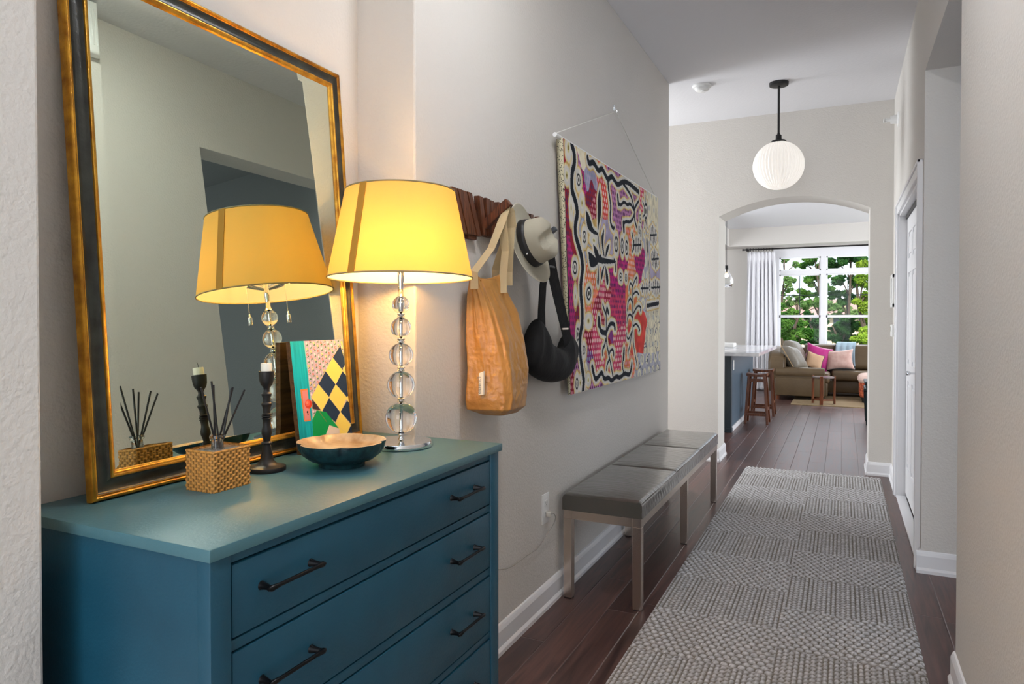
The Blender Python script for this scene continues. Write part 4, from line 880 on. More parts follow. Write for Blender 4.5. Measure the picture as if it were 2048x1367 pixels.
    seeds = [('A', 210, 560, CR, 'no'), ('A', 230, 1080, CR, 'pu'), ('A', 480, 800, M_, 'pu'), ('A', 400, 560, MV, 'pu'), ('A', 590, 850, LV, 'bl'), ('A', 600, 1150, CR, 'pu'), ('A', 770, 830, RD, 'pk'), ('A', 870, 1150, RD, 'lt'), ('A', 980, 1100, MV, 'pu'), ('A', 1150, 1050, MV, 'pu'), ('A', 1370, 1110, MV, 'pu'), ('A', 1470, 1120, RO, 'lt'), ('A', 1640, 1230, CM, 'no'), ('A', 420, 420, CM, 'no'),
             ('B', 650, 300, CR, 'pk'), ('B', 870, 350, RD, 'lt'), ('B', 1050, 450, MV, 'pu'), ('B', 1250, 370, MV, 'pu'), ('B', 1410, 420, MV, 'pu'), ('B', 870, 640, LV, 'no'), ('B', 1100, 650, MV, 'pu'), ('B', 1250, 720, OR, 'pk'), ('B', 1350, 600, OR, 'lt'), ('B', 1500, 800, GR, 'no'), ('B', 1690, 450, CM, 'no'), ('B', 1720, 950, CM, 'no'), ('B', 240, 500, CR, 'pu'), ('B', 285, 1150, M_, 'pu'), ('B', 360, 1090, CR, 'no'), ('B', 560, 860, GR, 'bl'), ('B', 480, 500, GR, 'bl'), ('B', 520, 1150, GR, 'bl'), ('B', 690, 850, OC, 'no'), ('B', 950, 800, LV, 'no'),
             ('C', 1140, 200, M_, 'pu'), ('C', 1440, 180, M_, 'pu'), ('C', 1320, 250, OR, 'lt'), ('C', 1560, 350, GR, 'no'), ('C', 1700, 420, LV, 'no'), ('C', 600, 470, OR, 'lt'), ('C', 700, 830, CR, 'pk'), ('C', 900, 740, CR, 'pk'), ('C', 780, 690, RO, 'lt'), ('C', 1000, 480, M_, 'pu'), ('C', 1090, 720, M_, 'pu'), ('C', 1080, 950, RO, 'pu'), ('C', 1130, 1200, RO, 'pu'), ('C', 980, 760, RO, 'pu'), ('C', 1290, 680, OR, 'no'), ('C', 1295, 940, OR, 'no'), ('C', 1400, 850, OR, 'no'), ('C', 1290, 430, OR, 'lt'), ('C', 1440, 1150, RD, 'no'), ('C', 1480, 850, GR, 'no'), ('C', 1650, 1150, CM, 'no'), ('C', 320, 600, M_, 'pu'), ('C', 380, 1000, CR, 'pu'), ('C', 315, 1000, M_, 'pu'), ('C', 560, 1000, OR, 'pk'), ('C', 800, 1100, CR, 'pk'), ('C', 670, 1150, RO, 'lt'), ('C', 660, 650, OR, 'pk'),
             ('D', 570, 260, CR, 'pk'), ('D', 680, 350, RO, 'lt'), ('D', 720, 500, RO, 'lt'), ('D', 600, 560, PP, 'bl'), ('D', 620, 680, LV, 'no'), ('D', 780, 720, RO, 'lt'), ('D', 940, 330, PP, 'no'), ('D', 930, 400, CR, 'no'), ('D', 1100, 250, RO, 'lt'), ('D', 1080, 600, RO, 'lt'), ('D', 1060, 800, RO, 'lt'), ('D', 1240, 740, OR, 'pk'), ('D', 1400, 270, RD, 'no'), ('D', 870, 580, OR, 'no'), ('D', 1600, 300, CM, 'no'), ('D', 1600, 700, GR, 'no'), ('D', 340, 300, M_, 'pu'), ('D', 345, 600, M_, 'bl'), ('D', 360, 900, MV, 'pu'), ('D', 300, 1120, CR, 'pk'), ('D', 540, 880, CM, 'no'), ('D', 700, 1120, MV, 'pu'), ('D', 950, 1090, GR, 'no'), ('D', 1450, 850, GR, 'no'), ('D', 950, 850, RO, 'no')]
    best = np.full(Y.shape, 1e9); reg = np.zeros(Y.shape, int); wx = (vnoise(Y * 9, Z * 9, 11) - .5) * .10; wz = (vnoise(Y * 9 + 40, Z * 9, 12) - .5) * .10
    for i, s in enumerate(seeds):
        p = C(s[0], s[1], s[2]); d = np.hypot((Y + wx - p[0]), (Z + wz - p[1]) * 1.15); m = d < best; best[m] = d[m]; reg[m] = i
    base = np.array([L3(s[3]) for s in seeds])[reg]; n1 = vnoise(Y * 30, Z * 30, 21); base = base * (.74 + .55 * n1[..., None])
    # staggered dots
    py_, pz_ = .030, .030; jz = np.floor(Z / pz_); fy = (Y / py_ + .5 * (jz % 2)) % 1 - .5; fz = (Z / pz_) % 1 - .5
    dr = np.hypot(fy * 1.25, fz * .95); dot = dr < .33
    dc = np.array([L3(dn[s[4]]) if dn[s[4]] else (0, 0, 0) for s in seeds])[reg]; has = np.array([dn[s[4]] is not None for s in seeds])[reg]; col = np.where((dot & has)[..., None], dc * (.8 + .3 * n1[..., None]), base)
    # right, pale dotted quarter
    rr = np.array([s[3] in (CM, GR) and s[1] > 1440 for s in seeds])[reg]; r2 = np.hypot(((Y / .12 + .5 * (np.floor(Z / .09) % 2)) % 1 - .5) * 1.3, ((Z / .09) % 1 - .5)); g = L3((176, 176, 170)); w_ = L3((232, 226, 200)); y_ = L3((206, 190, 140))
    col = np.where((rr & (r2 < .40))[..., None], w_, col); col = np.where((rr & (r2 < .20))[..., None], y_ * 0 + L3((196, 196, 190)), col); vn = np.abs(vnoise(Y * 34, Z * 24, 31) - .5) < .035; col = np.where((rr & vn & (Z < 1.42))[..., None], L3((104, 106, 118)), col)
    # distance to motifs -> halo bands
    D = np.full(Y.shape, 1e9)
    for pts, w in strokes: D = np.minimum(D, seg_dist(Y, Z, pts) - w)
    for pg in polys:
        pp = smooth_pts(pg + [pg[0]], 2); d = seg_dist(Y, Z, pp); d[in_poly(Y, Z, pp)] *= -1; D = np.minimum(D, d)
    def ell(k, x, y, rx, ry):
        c = C(k, x, y); e = C(k, x + rx, y); f = C(k, x, y + ry); a_ = abs(e[0] - c[0]); b_ = abs(f[1] - c[1]); q = np.hypot((Y - c[0]) / a_, (Z - c[1]) / b_); return (q - 1) * min(a_, b_), q
    De = np.full(Y.shape, 1e9); rq = []
    for r_ in rings: d, q = ell(*r_); De = np.minimum(De, d - .006); rq.append((d, q))
    for r_ in pale: d, q = ell(*r_); De = np.minimum(De, d); rq.append((d, None, q))
    Dn = np.minimum(D, De) + (vnoise(Y * 40, Z * 40, 44) - .5) * .006
    for lim, c_ in ((.026, OC), (.021, (232, 214, 164)), (.014, (222, 218, 210))):
        m = Dn < lim; col[m] = (L3(c_) * (.85 + .25 * n1[..., None]))[m]
    blk = L3((22, 28, 38))
    for e in rq:
        if len(e) == 2:
            d, q = e; m = (q < 1.18) & (q > .80); col[m] = blk; m = (q < .80) & (q >= .55); col[m] = L3((228, 226, 216)); m = q < .42; col[m] = L3((60, 62, 50)); 
        else:
            d, _, q = e; m = q < .9; col[m] = L3((230, 224, 206)); m = q < .55; col[m] = L3((214, 206, 150)); m = q < .28; col[m] = L3((140, 120, 60))
    col[D < 0] = blk * (.8 + .6 * n1[..., None])[D < 0]
    ys = Y
    rip = .012 * (vnoise(Y * 5, Z * 2.5, 51) - .5) + .004 * np.sin(Y * 14 + Z * 3); P[..., 0] += rip * np.clip(Bg * 4, 0, 1) * np.clip((1 - Bg) * 6, .3, 1); P[..., 1] += 0
    t = thing('fabric_wall_hanging', tuple(TL), 'large colourful patterned fabric wall hanging on a white rod and string', 'wall hanging')
    M_T = attr_mat('printed_fabric', 'pattern', .85, bump=(400, .0004, 2))
    o = np_mesh('printed_cloth', (P - TL).reshape(-1, 3), nu, nv, col.reshape(-1, 3), M_T); o.parent = t
    # folded side hem turning back to the wall, with a fine dotted lining
    bm = B(); k = 60; R = []
    for i in range(k + 1):
        f = i / k; p = Vector(TL) * (1 - f) + Vector(BL) * f; d = .036 * (1 - .55 * f)
        R.append([bm.verts.new(p + Vector((0, 0, 0))), bm.verts.new(p + Vector((-.004, -.006, 0))), bm.verts.new(p + Vector((-d, .010, 0)))])
    for i in range(k):
        for j in range(2): bm.faces.new((R[i][j], R[i + 1][j], R[i + 1][j + 1], R[i][j + 1]))
    mh = mat('lining_dots', (206, 196, 166), .9); N, L = nodes(mh); tcn = N.new('ShaderNodeTexCoord'); vo = N.new('ShaderNodeTexVoronoi'); vo.inputs['Scale'].default_value = 110; rp_ = N.new('ShaderNodeValToRGB'); rp_.color_ramp.elements[0].position = .28; rp_.color_ramp.elements[1].position = .36
    rp_.color_ramp.elements[0].color = lin((70, 72, 60)); rp_.color_ramp.elements[1].color = lin((206, 198, 168)); L.new(tcn.outputs['Object'], vo.inputs['Vector']); L.new(vo.outputs['Distance'], rp_.inputs['Fac']); L.new(rp_.outputs['Color'], N['Principled BSDF'].inputs['Base Color'])
    x = part('side_hem', bm, mh, t, True); x['label'] = 'dotted lining hem'; sd = x.modifiers.new('s', 'SOLIDIFY'); sd.thickness = .0015
    a0 = Vector(TL) + Vector((-.018, -.055, .006)); a1 = Vector(TR) + Vector((-.018, .01, .006)); bm = B(); tube(bm, [a0, a1], .010, 16); part('hanging_rod', bm, M_WHITEPL, t, True, 50)
    hk = Vector(onX(1232, 219, HX0 + .012)); bm = B(); tube(bm, [a0 + Vector((0, .012, .008)), hk + Vector((0, 0, -.010)), a1 + Vector((0, -.03, .008))], .0020, 6); part('string', bm, mat('white_cord', (232, 230, 222), .7), t, True)
    bm = B(); tube(bm, [(HX0 - .002, hk.y, hk.z + .012), (HX0 + .006, hk.y, hk.z + .010), (HX0 + .016, hk.y, hk.z - .004), (HX0 + .018, hk.y, hk.z - .014), (HX0 + .012, hk.y, hk.z - .018)], .0028, 8); box(bm, (HX0 - .001, hk.y - .010, hk.z - .006), (HX0 + .003, hk.y + .010, hk.z + .026), .001)
    tag(new('wall_hook', bm, M_CHROME, None, True, 40), 'small metal wall hook holding the string of the fabric hanging', 'hook')
hanging()

# ================================================================== OUTLET + CORD
def outlet():
    y0, y1, z0, z1 = 2.806, 2.882, .382, .515; t = thing('wall_outlet', (HX0, (y0 + y1) / 2, (z0 + z1) / 2), 'white wall outlet between the dresser and the bench', 'outlet')
    bm = B(); box(bm, (HX0, y0, z0), (HX0 + .006, y1, z1), .002); part('cover_plate', bm, M_WHITEPL, t, True, 30)
    for zc in (z0 + .044, z1 - .042):
        bm = B(); box(bm, (HX0 + .005, y0 + .022, zc - .014), (HX0 + .0085, y1 - .022, zc + .014), .003); r = part('receptacle', bm, M_WHITEPL, t, True, 30)
        bm = B()
        for dy in (-.007, .007): box(bm, (HX0 + .0075, (y0 + y1) / 2 + dy - .001, zc - .002), (HX0 + .0087, (y0 + y1) / 2 + dy + .001, zc + .008))
        tube(bm, [(HX0 + .0075, (y0 + y1) / 2, zc - .007), (HX0 + .0087, (y0 + y1) / 2, zc - .007)], .0022, 10); part('slots', bm, M_BLACKMATTE, r)
    yc = (y0 + y1) / 2
    t2 = thing('power_cord', (HX0 + .01, yc, z0 + .04), 'thin clear power cord running from the wall outlet to behind the dresser', 'cord')
    bm = B(); box(bm, (HX0 + .009, yc - .012, z0 + .030), (HX0 + .030, yc + .012, z0 + .056), .006, 3); part('plug', bm, mat('clear_plug', (214, 208, 196), .3), t2, True, 40)
    X = HX0 + .012; q = lambda x, y: tuple(onX(x, y, X))
    pts = [(HX0 + .030, yc, z0 + .043), tuple(onX(1108, 1025, X + .03)), tuple(onX(1112, 1035, X + .03)), tuple(onX(1106, 1050, X + .02)), q(1090, 1074), q(1074, 1098), q(1058, 1107), q(1040, 1121), q(1022, 1134), q(1003, 1139), q(975, 1138), (X, 1.85, .42)]
    p3 = smooth3 = [Vector(p) for p in pts]
    for _ in range(2):
        r = [p3[0]]
        for a, b in zip(p3, p3[1:]): r += [a.lerp(b, .25), a.lerp(b, .75)]
        r.append(p3[-1]); p3 = r
    bm = B(); tube(bm, p3, .0018, 8); part('wire', bm, mat('cord_clear', (150, 146, 138), .35), t2, True)
outlet()

# ================================================================== BENCH
def bench():
    x0, x1, y0, y1 = -1.165, -.797, 2.985, 5.030; s = .040; zf = .412
    t = thing('upholstered_bench', ((x0 + x1) / 2, (y0 + y1) / 2, 0), 'long silver-grey leather bench on a brushed steel frame along the left wall', 'bench')
    bm = B()
    for x in (x0, x1 - s): box(bm, (x, y0, zf - s), (x + s, y1, zf), .0012)
    for y in (y0, (y0 + y1) / 2 - s / 2, y1 - s): box(bm, (x0 + s, y, zf - s), (x1 - s, y + s, zf), .0012)
    part('frame', bm, M_STEEL, t)
    for y in (y0, (y0 + y1) / 2 - s / 2, y1 - s):
        for x in (x0, x1 - s):
            bm = B(); box(bm, (x, y, .004), (x + s, y + s, zf - s), .0012); l = part('leg', bm, M_STEEL, t)
            bm = B(); box(bm, (x + .003, y + .003, 0), (x + s - .003, y + s - .003, .005)); part('foot_pad', bm, M_BLACKMATTE, l)
    secs = [y0 - .006, y0 + .70, y0 + 1.37, y1 + .004]; cx0, cx1 = x0 - .004, x1 + .006; zb, zt = zf + .001, zf + .078
    for a, b in zip(secs, secs[1:]):
        bm = B(); nu, nv = 60, 72
        # cushion section with rounded long edges and a soft puff toward the middle
        prof = []
        W_ = cx1 - cx0
        for k in range(nv + 1):
            f = k / nv * 2 - 1; prof.append(f)
        V = []
        for i in range(nu + 1):
            g = i / nu; y = a + (b - a) * g; e = min(g, 1 - g) * (b - a); sink = .008 * math.exp(-(e / .009) ** 2) if True else 0
            row = []
            pts = []
            R_ = .022
            # outline: from bottom inner edge over the top to the bottom outer edge
            for k in range(12): pts.append((cx0, zb + (zt - R_ - zb) * k / 12, 0))
            for k in range(8): an = PI - PI / 2 * k / 8; pts.append((cx0 + R_ + R_ * math.cos(an), zt - R_ + R_ * math.sin(an), .5))
            for k in range(33): u_ = k / 32; pts.append((cx0 + R_ + (W_ - 2 * R_) * u_, zt + .008 * math.sin(PI * u_) * (1 - math.exp(-(e / .08) ** 2)), 1))
            for k in range(1, 9): an = PI / 2 - PI / 2 * k / 8; pts.append((cx1 - R_ + R_ * math.cos(an), zt - R_ + R_ * math.sin(an), .5))
            for k in range(1, 13): pts.append((cx1, zt - R_ + (zb - zt + R_) * k / 12, 0))
            for (x, z, w) in pts:
                s_ = sink * (w if w else .25); cxm = (cx0 + cx1) / 2; pk = .004 * math.sin(y * 70 + z * 60) * math.exp(-((z - zb - .03) / .02) ** 2) if abs(x - cx1) < .004 or abs(x - cx0) < .004 else 0
                row.append(bm.verts.new((x + (cxm - x) * s_ * .8 - (0 if x < cxm else 1) * abs(pk) * .7, y, max(z - s_, zb))))
            V.append(row)
        for i in range(nu):
            for k in range(len(V[0]) - 1): bm.faces.new((V[i][k], V[i][k + 1], V[i + 1][k + 1], V[i + 1][k]))
        bm.faces.new(V[0]); bm.faces.new(V[-1][::-1]); bmesh.ops.recalc_face_normals(bm, faces=bm.faces[:])
        c = part('seat_cushion', bm, M_SILVERLEATHER, t, True, 60)
        bm = B()
        for x in (cx1 + .0005,): tube(bm, [(x - .005, a + .012, zt - .012), (x - .0045, (a + b) / 2, zt - .011), (x - .005, b - .012, zt - .012)], .0028, 8)
        part('piping', bm, M_SILVERLEATHER, c, True)
bench()

# ================================================================== RUNNER RUG
def rug():
    x0, x1, y0, y1 = -.752, .285, .95, 6.30; dx = .0062; dy = .0066; nu = int((x1 - x0) / dx); nv = int((y1 - y0) / dy)
    X, Y = np.meshgrid(np.linspace(x0, x1, nu), np.linspace(y0, y1, nv), indexing='ij')
    th = .0
    tile = .42; half = (X > (x0 + x1) / 2).astype(int); row = np.floor((Y - y0 + half * .18) / tile); kind = ((row + half) % 2) == 0
    # chunky braided patch
    p = .030; r = np.floor(Y / p); fx = (X / (p * 1.05) + .5 * (r % 2)) % 1 - .5; fy = (Y / p) % 1 - .5
    h1 = np.clip(1 - (fx * fx * 4.6 + fy * fy * 3.9), 0, 1) ** .6
    # fine flat patch
    q = .0200; r2 = np.floor(X / q); gy = (Y / (q * 1.5) + .5 * (r2 % 2)) % 1 - .5; gx = (X / q) % 1 - .5
    h2 = np.clip(1 - (gx * gx * 4.2 + gy * gy * 3.2), 0, 1) ** .6 * .78
    h = np.where(kind, h1, h2); edge = np.clip(np.minimum(np.minimum(X - x0, x1 - X), np.minimum(Y - y0, y1 - Y)) / .012, 0, 1)
    Zh = (.004 + .0095 * h) * (.25 + .75 * edge)
    n = np.random.RandomState(4).rand(nu, nv); gt = vnoise(X * 1.5, Y * 1.2, 9)
    yarn = L3((208, 207, 208)); warp = L3((122, 114, 102)); f = np.clip((h - .18) / .4, 0, 1)[..., None]
    col = (warp * (1 - f) + yarn * f) * (.72 + .5 * n[..., None]); 
    t = thing('runner_rug', ((x0 + x1) / 2, (y0 + y1) / 2, 0), 'long grey chunky woven runner rug down the middle of the hall', 'rug')
    P = np.stack([X, Y, Zh], -1) - np.array(t.location)
    o = np_mesh('woven_pile', P.reshape(-1, 3), nu, nv, col.reshape(-1, 3), attr_mat('wool_jute', 'pattern', .95, bump=(900, .002, 2), spec=.1)); o.parent = t
    bm = B(); box(bm, (x0, y0, .0), (x1, y1, .0012)); part('backing', bm, mat('rug_backing', (120, 112, 104), .9), t)
rug()

# ================================================================== PENDANT GLOBE
def pendant():
    c = Vector((-.446, 5.604, CZ)); t = thing('pendant_light', tuple(c), 'lit ribbed white globe pendant light on a black rod in the hall', 'light')
    bm = B(); lathe(bm, [(.064, -.024), (.068, -.022), (.070, -.002), (.070, 0)], c, 48); part('canopy', bm, M_BLACKMATTE, t, True, 35)
    bm = B(); tube(bm, [(c.x, c.y, CZ - .02), (c.x, c.y, CZ - .395)], .0085, 16); lathe(bm, [(.0085, -.395), (.012, -.392), (.012, -.385), (.0085, -.38)], c, 24); part('rod', bm, M_BLACKMATTE, t, True, 35)
    bm = B(); lathe(bm, [(.055, -.468), (.056, -.445), (.050, -.437), (.022, -.436), (.021, -.395), (.017, -.392)], c, 40); part('cap', bm, M_BLACKMATTE, t, True, 35)
    R = .180; cz = CZ - .625
    bm = B(); ns = 320; prof = []
    for k in range(48): a = math.radians(17) + (PI - math.radians(17)) * k / 47; prof.append((max(R * math.sin(a), .0008), R * math.cos(a)))
    lathe(bm, [(r, z + (cz - CZ)) for r, z in prof], c, ns, lambda r, z, a: r + .0045 * math.cos(44 * a) * min(1, r / .06), cap=False)
    bmesh.ops.recalc_face_normals(bm, faces=bm.faces[:])
    m = mat('opal_glass', (250, 248, 244), .3, emit=((255, 247, 236), .40)); o = part('glass_globe', bm, m, t, True); o['label'] = 'ribbed glowing white glass globe'
pendant()

# ================================================================== SMALL FIXTURES
bm = B(); c = fl(1404, 171, CZ); lathe(bm, [(.030, -.046), (.036, -.044), (.050, -.036), (.053, -.030), (.052, -.020), (.066, -.016), (.072, -.008), (.072, 0)], (c[0], c[1], CZ), 48); lathe(bm, [(.014, -.049), (.016, -.045)], (c[0] + .012, c[1] - .01, CZ), 20)
tag(new('smoke_detector', bm, M_WHITEPL, None, True, 35), 'round white smoke detector on the hall ceiling', 'smoke detector')
bm = B(); lathe(bm, [(.060, 0), (.058, .006), (.034, .012), (.030, .05), (.028, .056)], seg=36); lathe(bm, [(.012, .056), (.010, .09), (.004, .095)], seg=20); box(bm, (-.02, -.003, .080), (.02, .003, .084)); lathe(bm, [(.014, .098), (.016, .100), (.014, .102)], seg=20); box(bm, (-.014, -.002, .06), (-.010, .002, .1)); box(bm, (.010, -.002, .06), (.014, .002, .1))
bm.transform(Matrix.Translation((HX1, 5.93, 2.79)) @ Matrix.Rotation(-PI / 2, 4, 'Y')); tag(new('sprinkler_head', bm, M_WHITEPL, None, True, 35), 'white sidewall sprinkler head high on the right wall', 'sprinkler')
def panels():
    t = thing('wall_frame', (HX1, 6.15, 1.51), 'small white rectangular frame on the right wall above the thermostat', 'frame')
    y0, y1, z0, z1 = 6.03, 6.28, 1.385, 1.64
    bm = B(); box(bm, (HX1 - .028, y0, z0), (HX1, y0 + .03, z1), .003); box(bm, (HX1 - .028, y1 - .03, z0), (HX1, y1, z1), .003); box(bm, (HX1 - .028, y0, z0), (HX1, y1, z0 + .03), .003); box(bm, (HX1 - .028, y0, z1 - .03), (HX1, y1, z1), .003); part('moulding', bm, M_WHITEPL, t)
    bm = B(); box(bm, (HX1 - .014, y0 + .028, z0 + .028), (HX1 - .010, y1 - .028, z1 - .028)); part('panel', bm, mat('frame_panel_grey', (196, 196, 192), .3), t)
    t = thing('thermostat', (HX1, 6.2, 1.2), 'small white thermostat box on the right wall below the frame', 'thermostat')
    bm = B(); box(bm, (HX1 - .026, 6.13, 1.155), (HX1, 6.27, 1.25), .005, 3); part('housing', bm, M_WHITEPL, t, True, 30)
    bm = B(); box(bm, (HX1 - .0275, 6.16, 1.195), (HX1 - .0255, 6.24, 1.235), .001); part('display', bm, mat('lcd', (190, 196, 190), .2), t)
panels()

# ================================================================== LIVING ROOM: ISLAND
def island():
    X0 = -1.135; t = thing('kitchen_island', (-1.6, 9.2, 0), 'blue kitchen island with a beadboard end and white marble worktop beyond the arch', 'island')
    M_ISL = mat('island_blue', (74, 94, 110), .35); M_POST = mat('island_post', (46, 58, 66), .4)
    bm = B(); box(bm, (-2.3, 8.125, 0), (X0 - .012, 10.28, .875)); part('cabinet_body', bm, M_POST, t)
    bm = B(); y = 8.20; 
    while y < 10.25: box(bm, (X0 - .014, y, .06), (X0 - .004, y + .044, .872), .003); y += .047
    part('beadboard_panel', bm, M_ISL, t)
    bm = B(); box(bm, (X0 - .05, 8.12, .0), (X0, 8.195, .875), .003); box(bm, (X0 - .055, 8.112, 0), (X0 + .008, 8.20, .05), .004); part('corner_post', bm, M_POST, t)
    bm = B(); box(bm, (X0 - .012, 8.20, .0), (X0 + .006, 10.28, .055), .003); part('plinth', bm, M_TRIM, t)
    bm = B(); box(bm, (X0 - .003, 8.27, .70), (X0 + .003, 8.34, .815), .001); o = part('power_outlet', bm, M_WHITEPL, t); 
    mm = mat('marble', (236, 236, 238), .15, var=(2.2, (190, 192, 198), .06)); 
    bm = B(); prism(bm, [(-2.4, 8.02), (-.83, 8.02), (-.83, 10.4), (-2.4, 10.4)], lambda a, b, z: (a, b, z), .877, .915); part('worktop', bm, mm, t)
island()
bm = B(); c = onY(1458, 696, 9.6); box(bm, (c[0] - .25, 9.5, .916), (c[0] + .075, 9.75, .968), .008); tag(new('towel_stack', bm, mat('towel_white', (236, 234, 230), .9), None, True, 30), 'small white folded towel lying on the marble island worktop', 'towel')

def stool(y0, name_label, x0=-1.085, x1=-.818, h=.622):
    yc = y0 + .13; t = thing('bar_stool', ((x0 + x1) / 2, yc, 0), name_label, 'stool', 'wooden stools at the island')
    hw = (x1 - x0) / 2; hd = .13; xc = (x0 + x1) / 2
    bm = B(); prism(bm, [(-hw + .015, .0), (-hw * .5, -.008), (0, -.012), (hw * .5, -.008), (hw - .015, 0), (hw - .015, .032), (hw * .5, .022), (0, .017), (-hw * .5, .022), (-hw + .015, .032)], lambda a, b, tt: (xc + a, tt, h - .034 + b), yc - hd + .03, yc + hd - .03); part('seat', bm, M_STOOLWOOD, t)
    P_ = {}
    for sx in (-1, 1):
        for sy in (-1, 1):
            top = Vector((xc + sx * (hw - .042), yc + sy * (hd - .045), h - .036)); bot = Vector((xc + sx * (hw - .004), yc + sy * hd, 0)); P_[sx, sy] = (top, bot); bm = B()
            d = (top - bot) / 2; obox(bm, (top + bot) / 2, (.015, 0, 0), (0, .017, 0), d, .002); part('leg', bm, M_STOOLWOOD, t)
    def bar(a, b, z, w=.010, hh=.015):
        p = P_[a][1].lerp(P_[a][0], z / h); q = P_[b][1].lerp(P_[b][0], z / h); d = (q - p) / 2; s = Vector((0, 0, 1)).cross(d).normalized() * w
        bm = B(); obox(bm, (p + q) / 2, d, s, (0, 0, hh)); part('stretcher', bm, M_STOOLWOOD, t)
    bar((-1, -1), (1, -1), .12); bar((-1, 1), (1, 1), .12); bar((-1, -1), (-1, 1), .19); bar((1, -1), (1, 1), .19); bar((-1, -1), (1, -1), h - .055, .010, .02)
stool(8.93, 'dark wooden saddle stool at the blue island, the nearer of two'); stool(9.72, 'dark wooden saddle stool at the blue island, farther one behind the first', -1.10, -.815, .622)

def kitchen_pendant():
    c = onY(1453, 558, 8.6); t = thing('glass_pendant', (c[0], 8.6, 2.9), 'clear teardrop glass pendant light hanging above the kitchen island', 'light')
    bm = B(); lathe(bm, [(.05, -.02), (.055, 0)], (c[0], 8.6, 2.9), 24); tube(bm, [(c[0], 8.6, 2.89), (c[0], 8.6, c[2] + .16)], .003, 8); part('cord', bm, M_BLACKMATTE, t)
    bm = B(); lathe(bm, [(.018, .12), (.022, .10), (.05, .06), (.078, .0), (.080, -.05), (.060, -.095), (.058, -.095), (.077, -.05), (.075, 0), (.047, .06), (.019, .10), (.015, .118)], (c[0], 8.6, c[2]), 40, cap=False); part('glass_shade', bm, M_GLASS, t, True)
    bm = B(); lathe(bm, [(.018, .165), (.02, .12), (.014, .09)], (c[0], 8.6, c[2]), 20); part('socket', bm, M_BLACKMATTE, t)
    bm = B(); bmesh.ops.create_uvsphere(bm, u_segments=20, v_segments=12, radius=.026, matrix=Matrix.Translation((c[0], 8.6, c[2] + .045))); part('bulb', bm, mat('bulb_small', (255, 236, 200), .4, emit=((255, 226, 180), 6)), t, True)
kitchen_pendant()

# ================================================================== CURTAIN AND ROD
def curtain():
    Yc = 13.20; zr = 2.545
    t = thing('curtain_rod', (-.4, Yc, zr), 'long black curtain rod with rings above the living room window', 'curtain rod')
    xa = onY(1487, 500, Yc)[0]
    bm = B(); tube(bm, [(xa, Yc, zr), (1.7, Yc, zr)], .013, 16); part('rod', bm, M_BLACKMATTE, t, True, 40)
    bm = B(); tube(bm, [(xa - .02, Yc, zr), (xa, Yc, zr)], [.018, .018], 16); part('finial', bm, M_BLACKMATTE, t, True, 40)
    for x in (xa + .06, 1.5):
        bm = B(); box(bm, (x - .012, Yc - .01, zr - .025), (x + .012, WY, zr + .02), .002); part('bracket', bm, M_BLACKMATTE, t)
    xs = np.linspace(onY(1501, 505, Yc)[0], onY(1544, 505, Yc)[0], 9)
    for x in xs:
        bm = B(); tube(bm, [(x + .004 * math.sin(a), Yc + .022 * math.sin(a), zr - .006 + .026 * math.cos(a)) for a in np.linspace(0, 2 * PI, 25)], .0035, 6, False); part('ring', bm, M_BLACKMATTE, t, True)
    x0t, x1t = onY(1495, 508, Yc)[0], onY(1550, 508, Yc)[0]; x0b, x1b = onY(1487, 760, Yc)[0], onY(1558, 700, Yc)[0]
    c = thing('curtain', ((x0t + x1t) / 2, Yc, 2.5), 'long white pleated linen curtain drawn to the left of the window', 'curtain')
    def fn(i, j):
        z = .012 + (2.500 - .012) * j; f = 1 - j; k = min(1, f * 5)
        x = (x0t + (x1t - x0t) * i) * (1 - f) + (x0b + (x1b - x0b) * i) * f; ph = i * 2 * PI * 7
        a = .020 + .020 * k; y = Yc + a * math.sin(ph + .8 * math.sin(i * 9 + f * 1.2)) + .012 * math.sin(ph * 2.3 + 1 + f * 2) * k
        x += .010 * math.cos(ph) * k; pinch = math.exp(-((f - .045) / .02) ** 2)
        return Vector((x, Yc + (y - Yc) * (1 - .6 * pinch) - .02 * (math.sin(f * 40) if f > .97 else 0), z))
    bm = B(); grid(bm, 260, 60, fn); o = part('cloth', bm, M_CURTAIN, c, True); s = o.modifiers.new('s', 'SOLIDIFY'); s.thickness = .003
curtain()

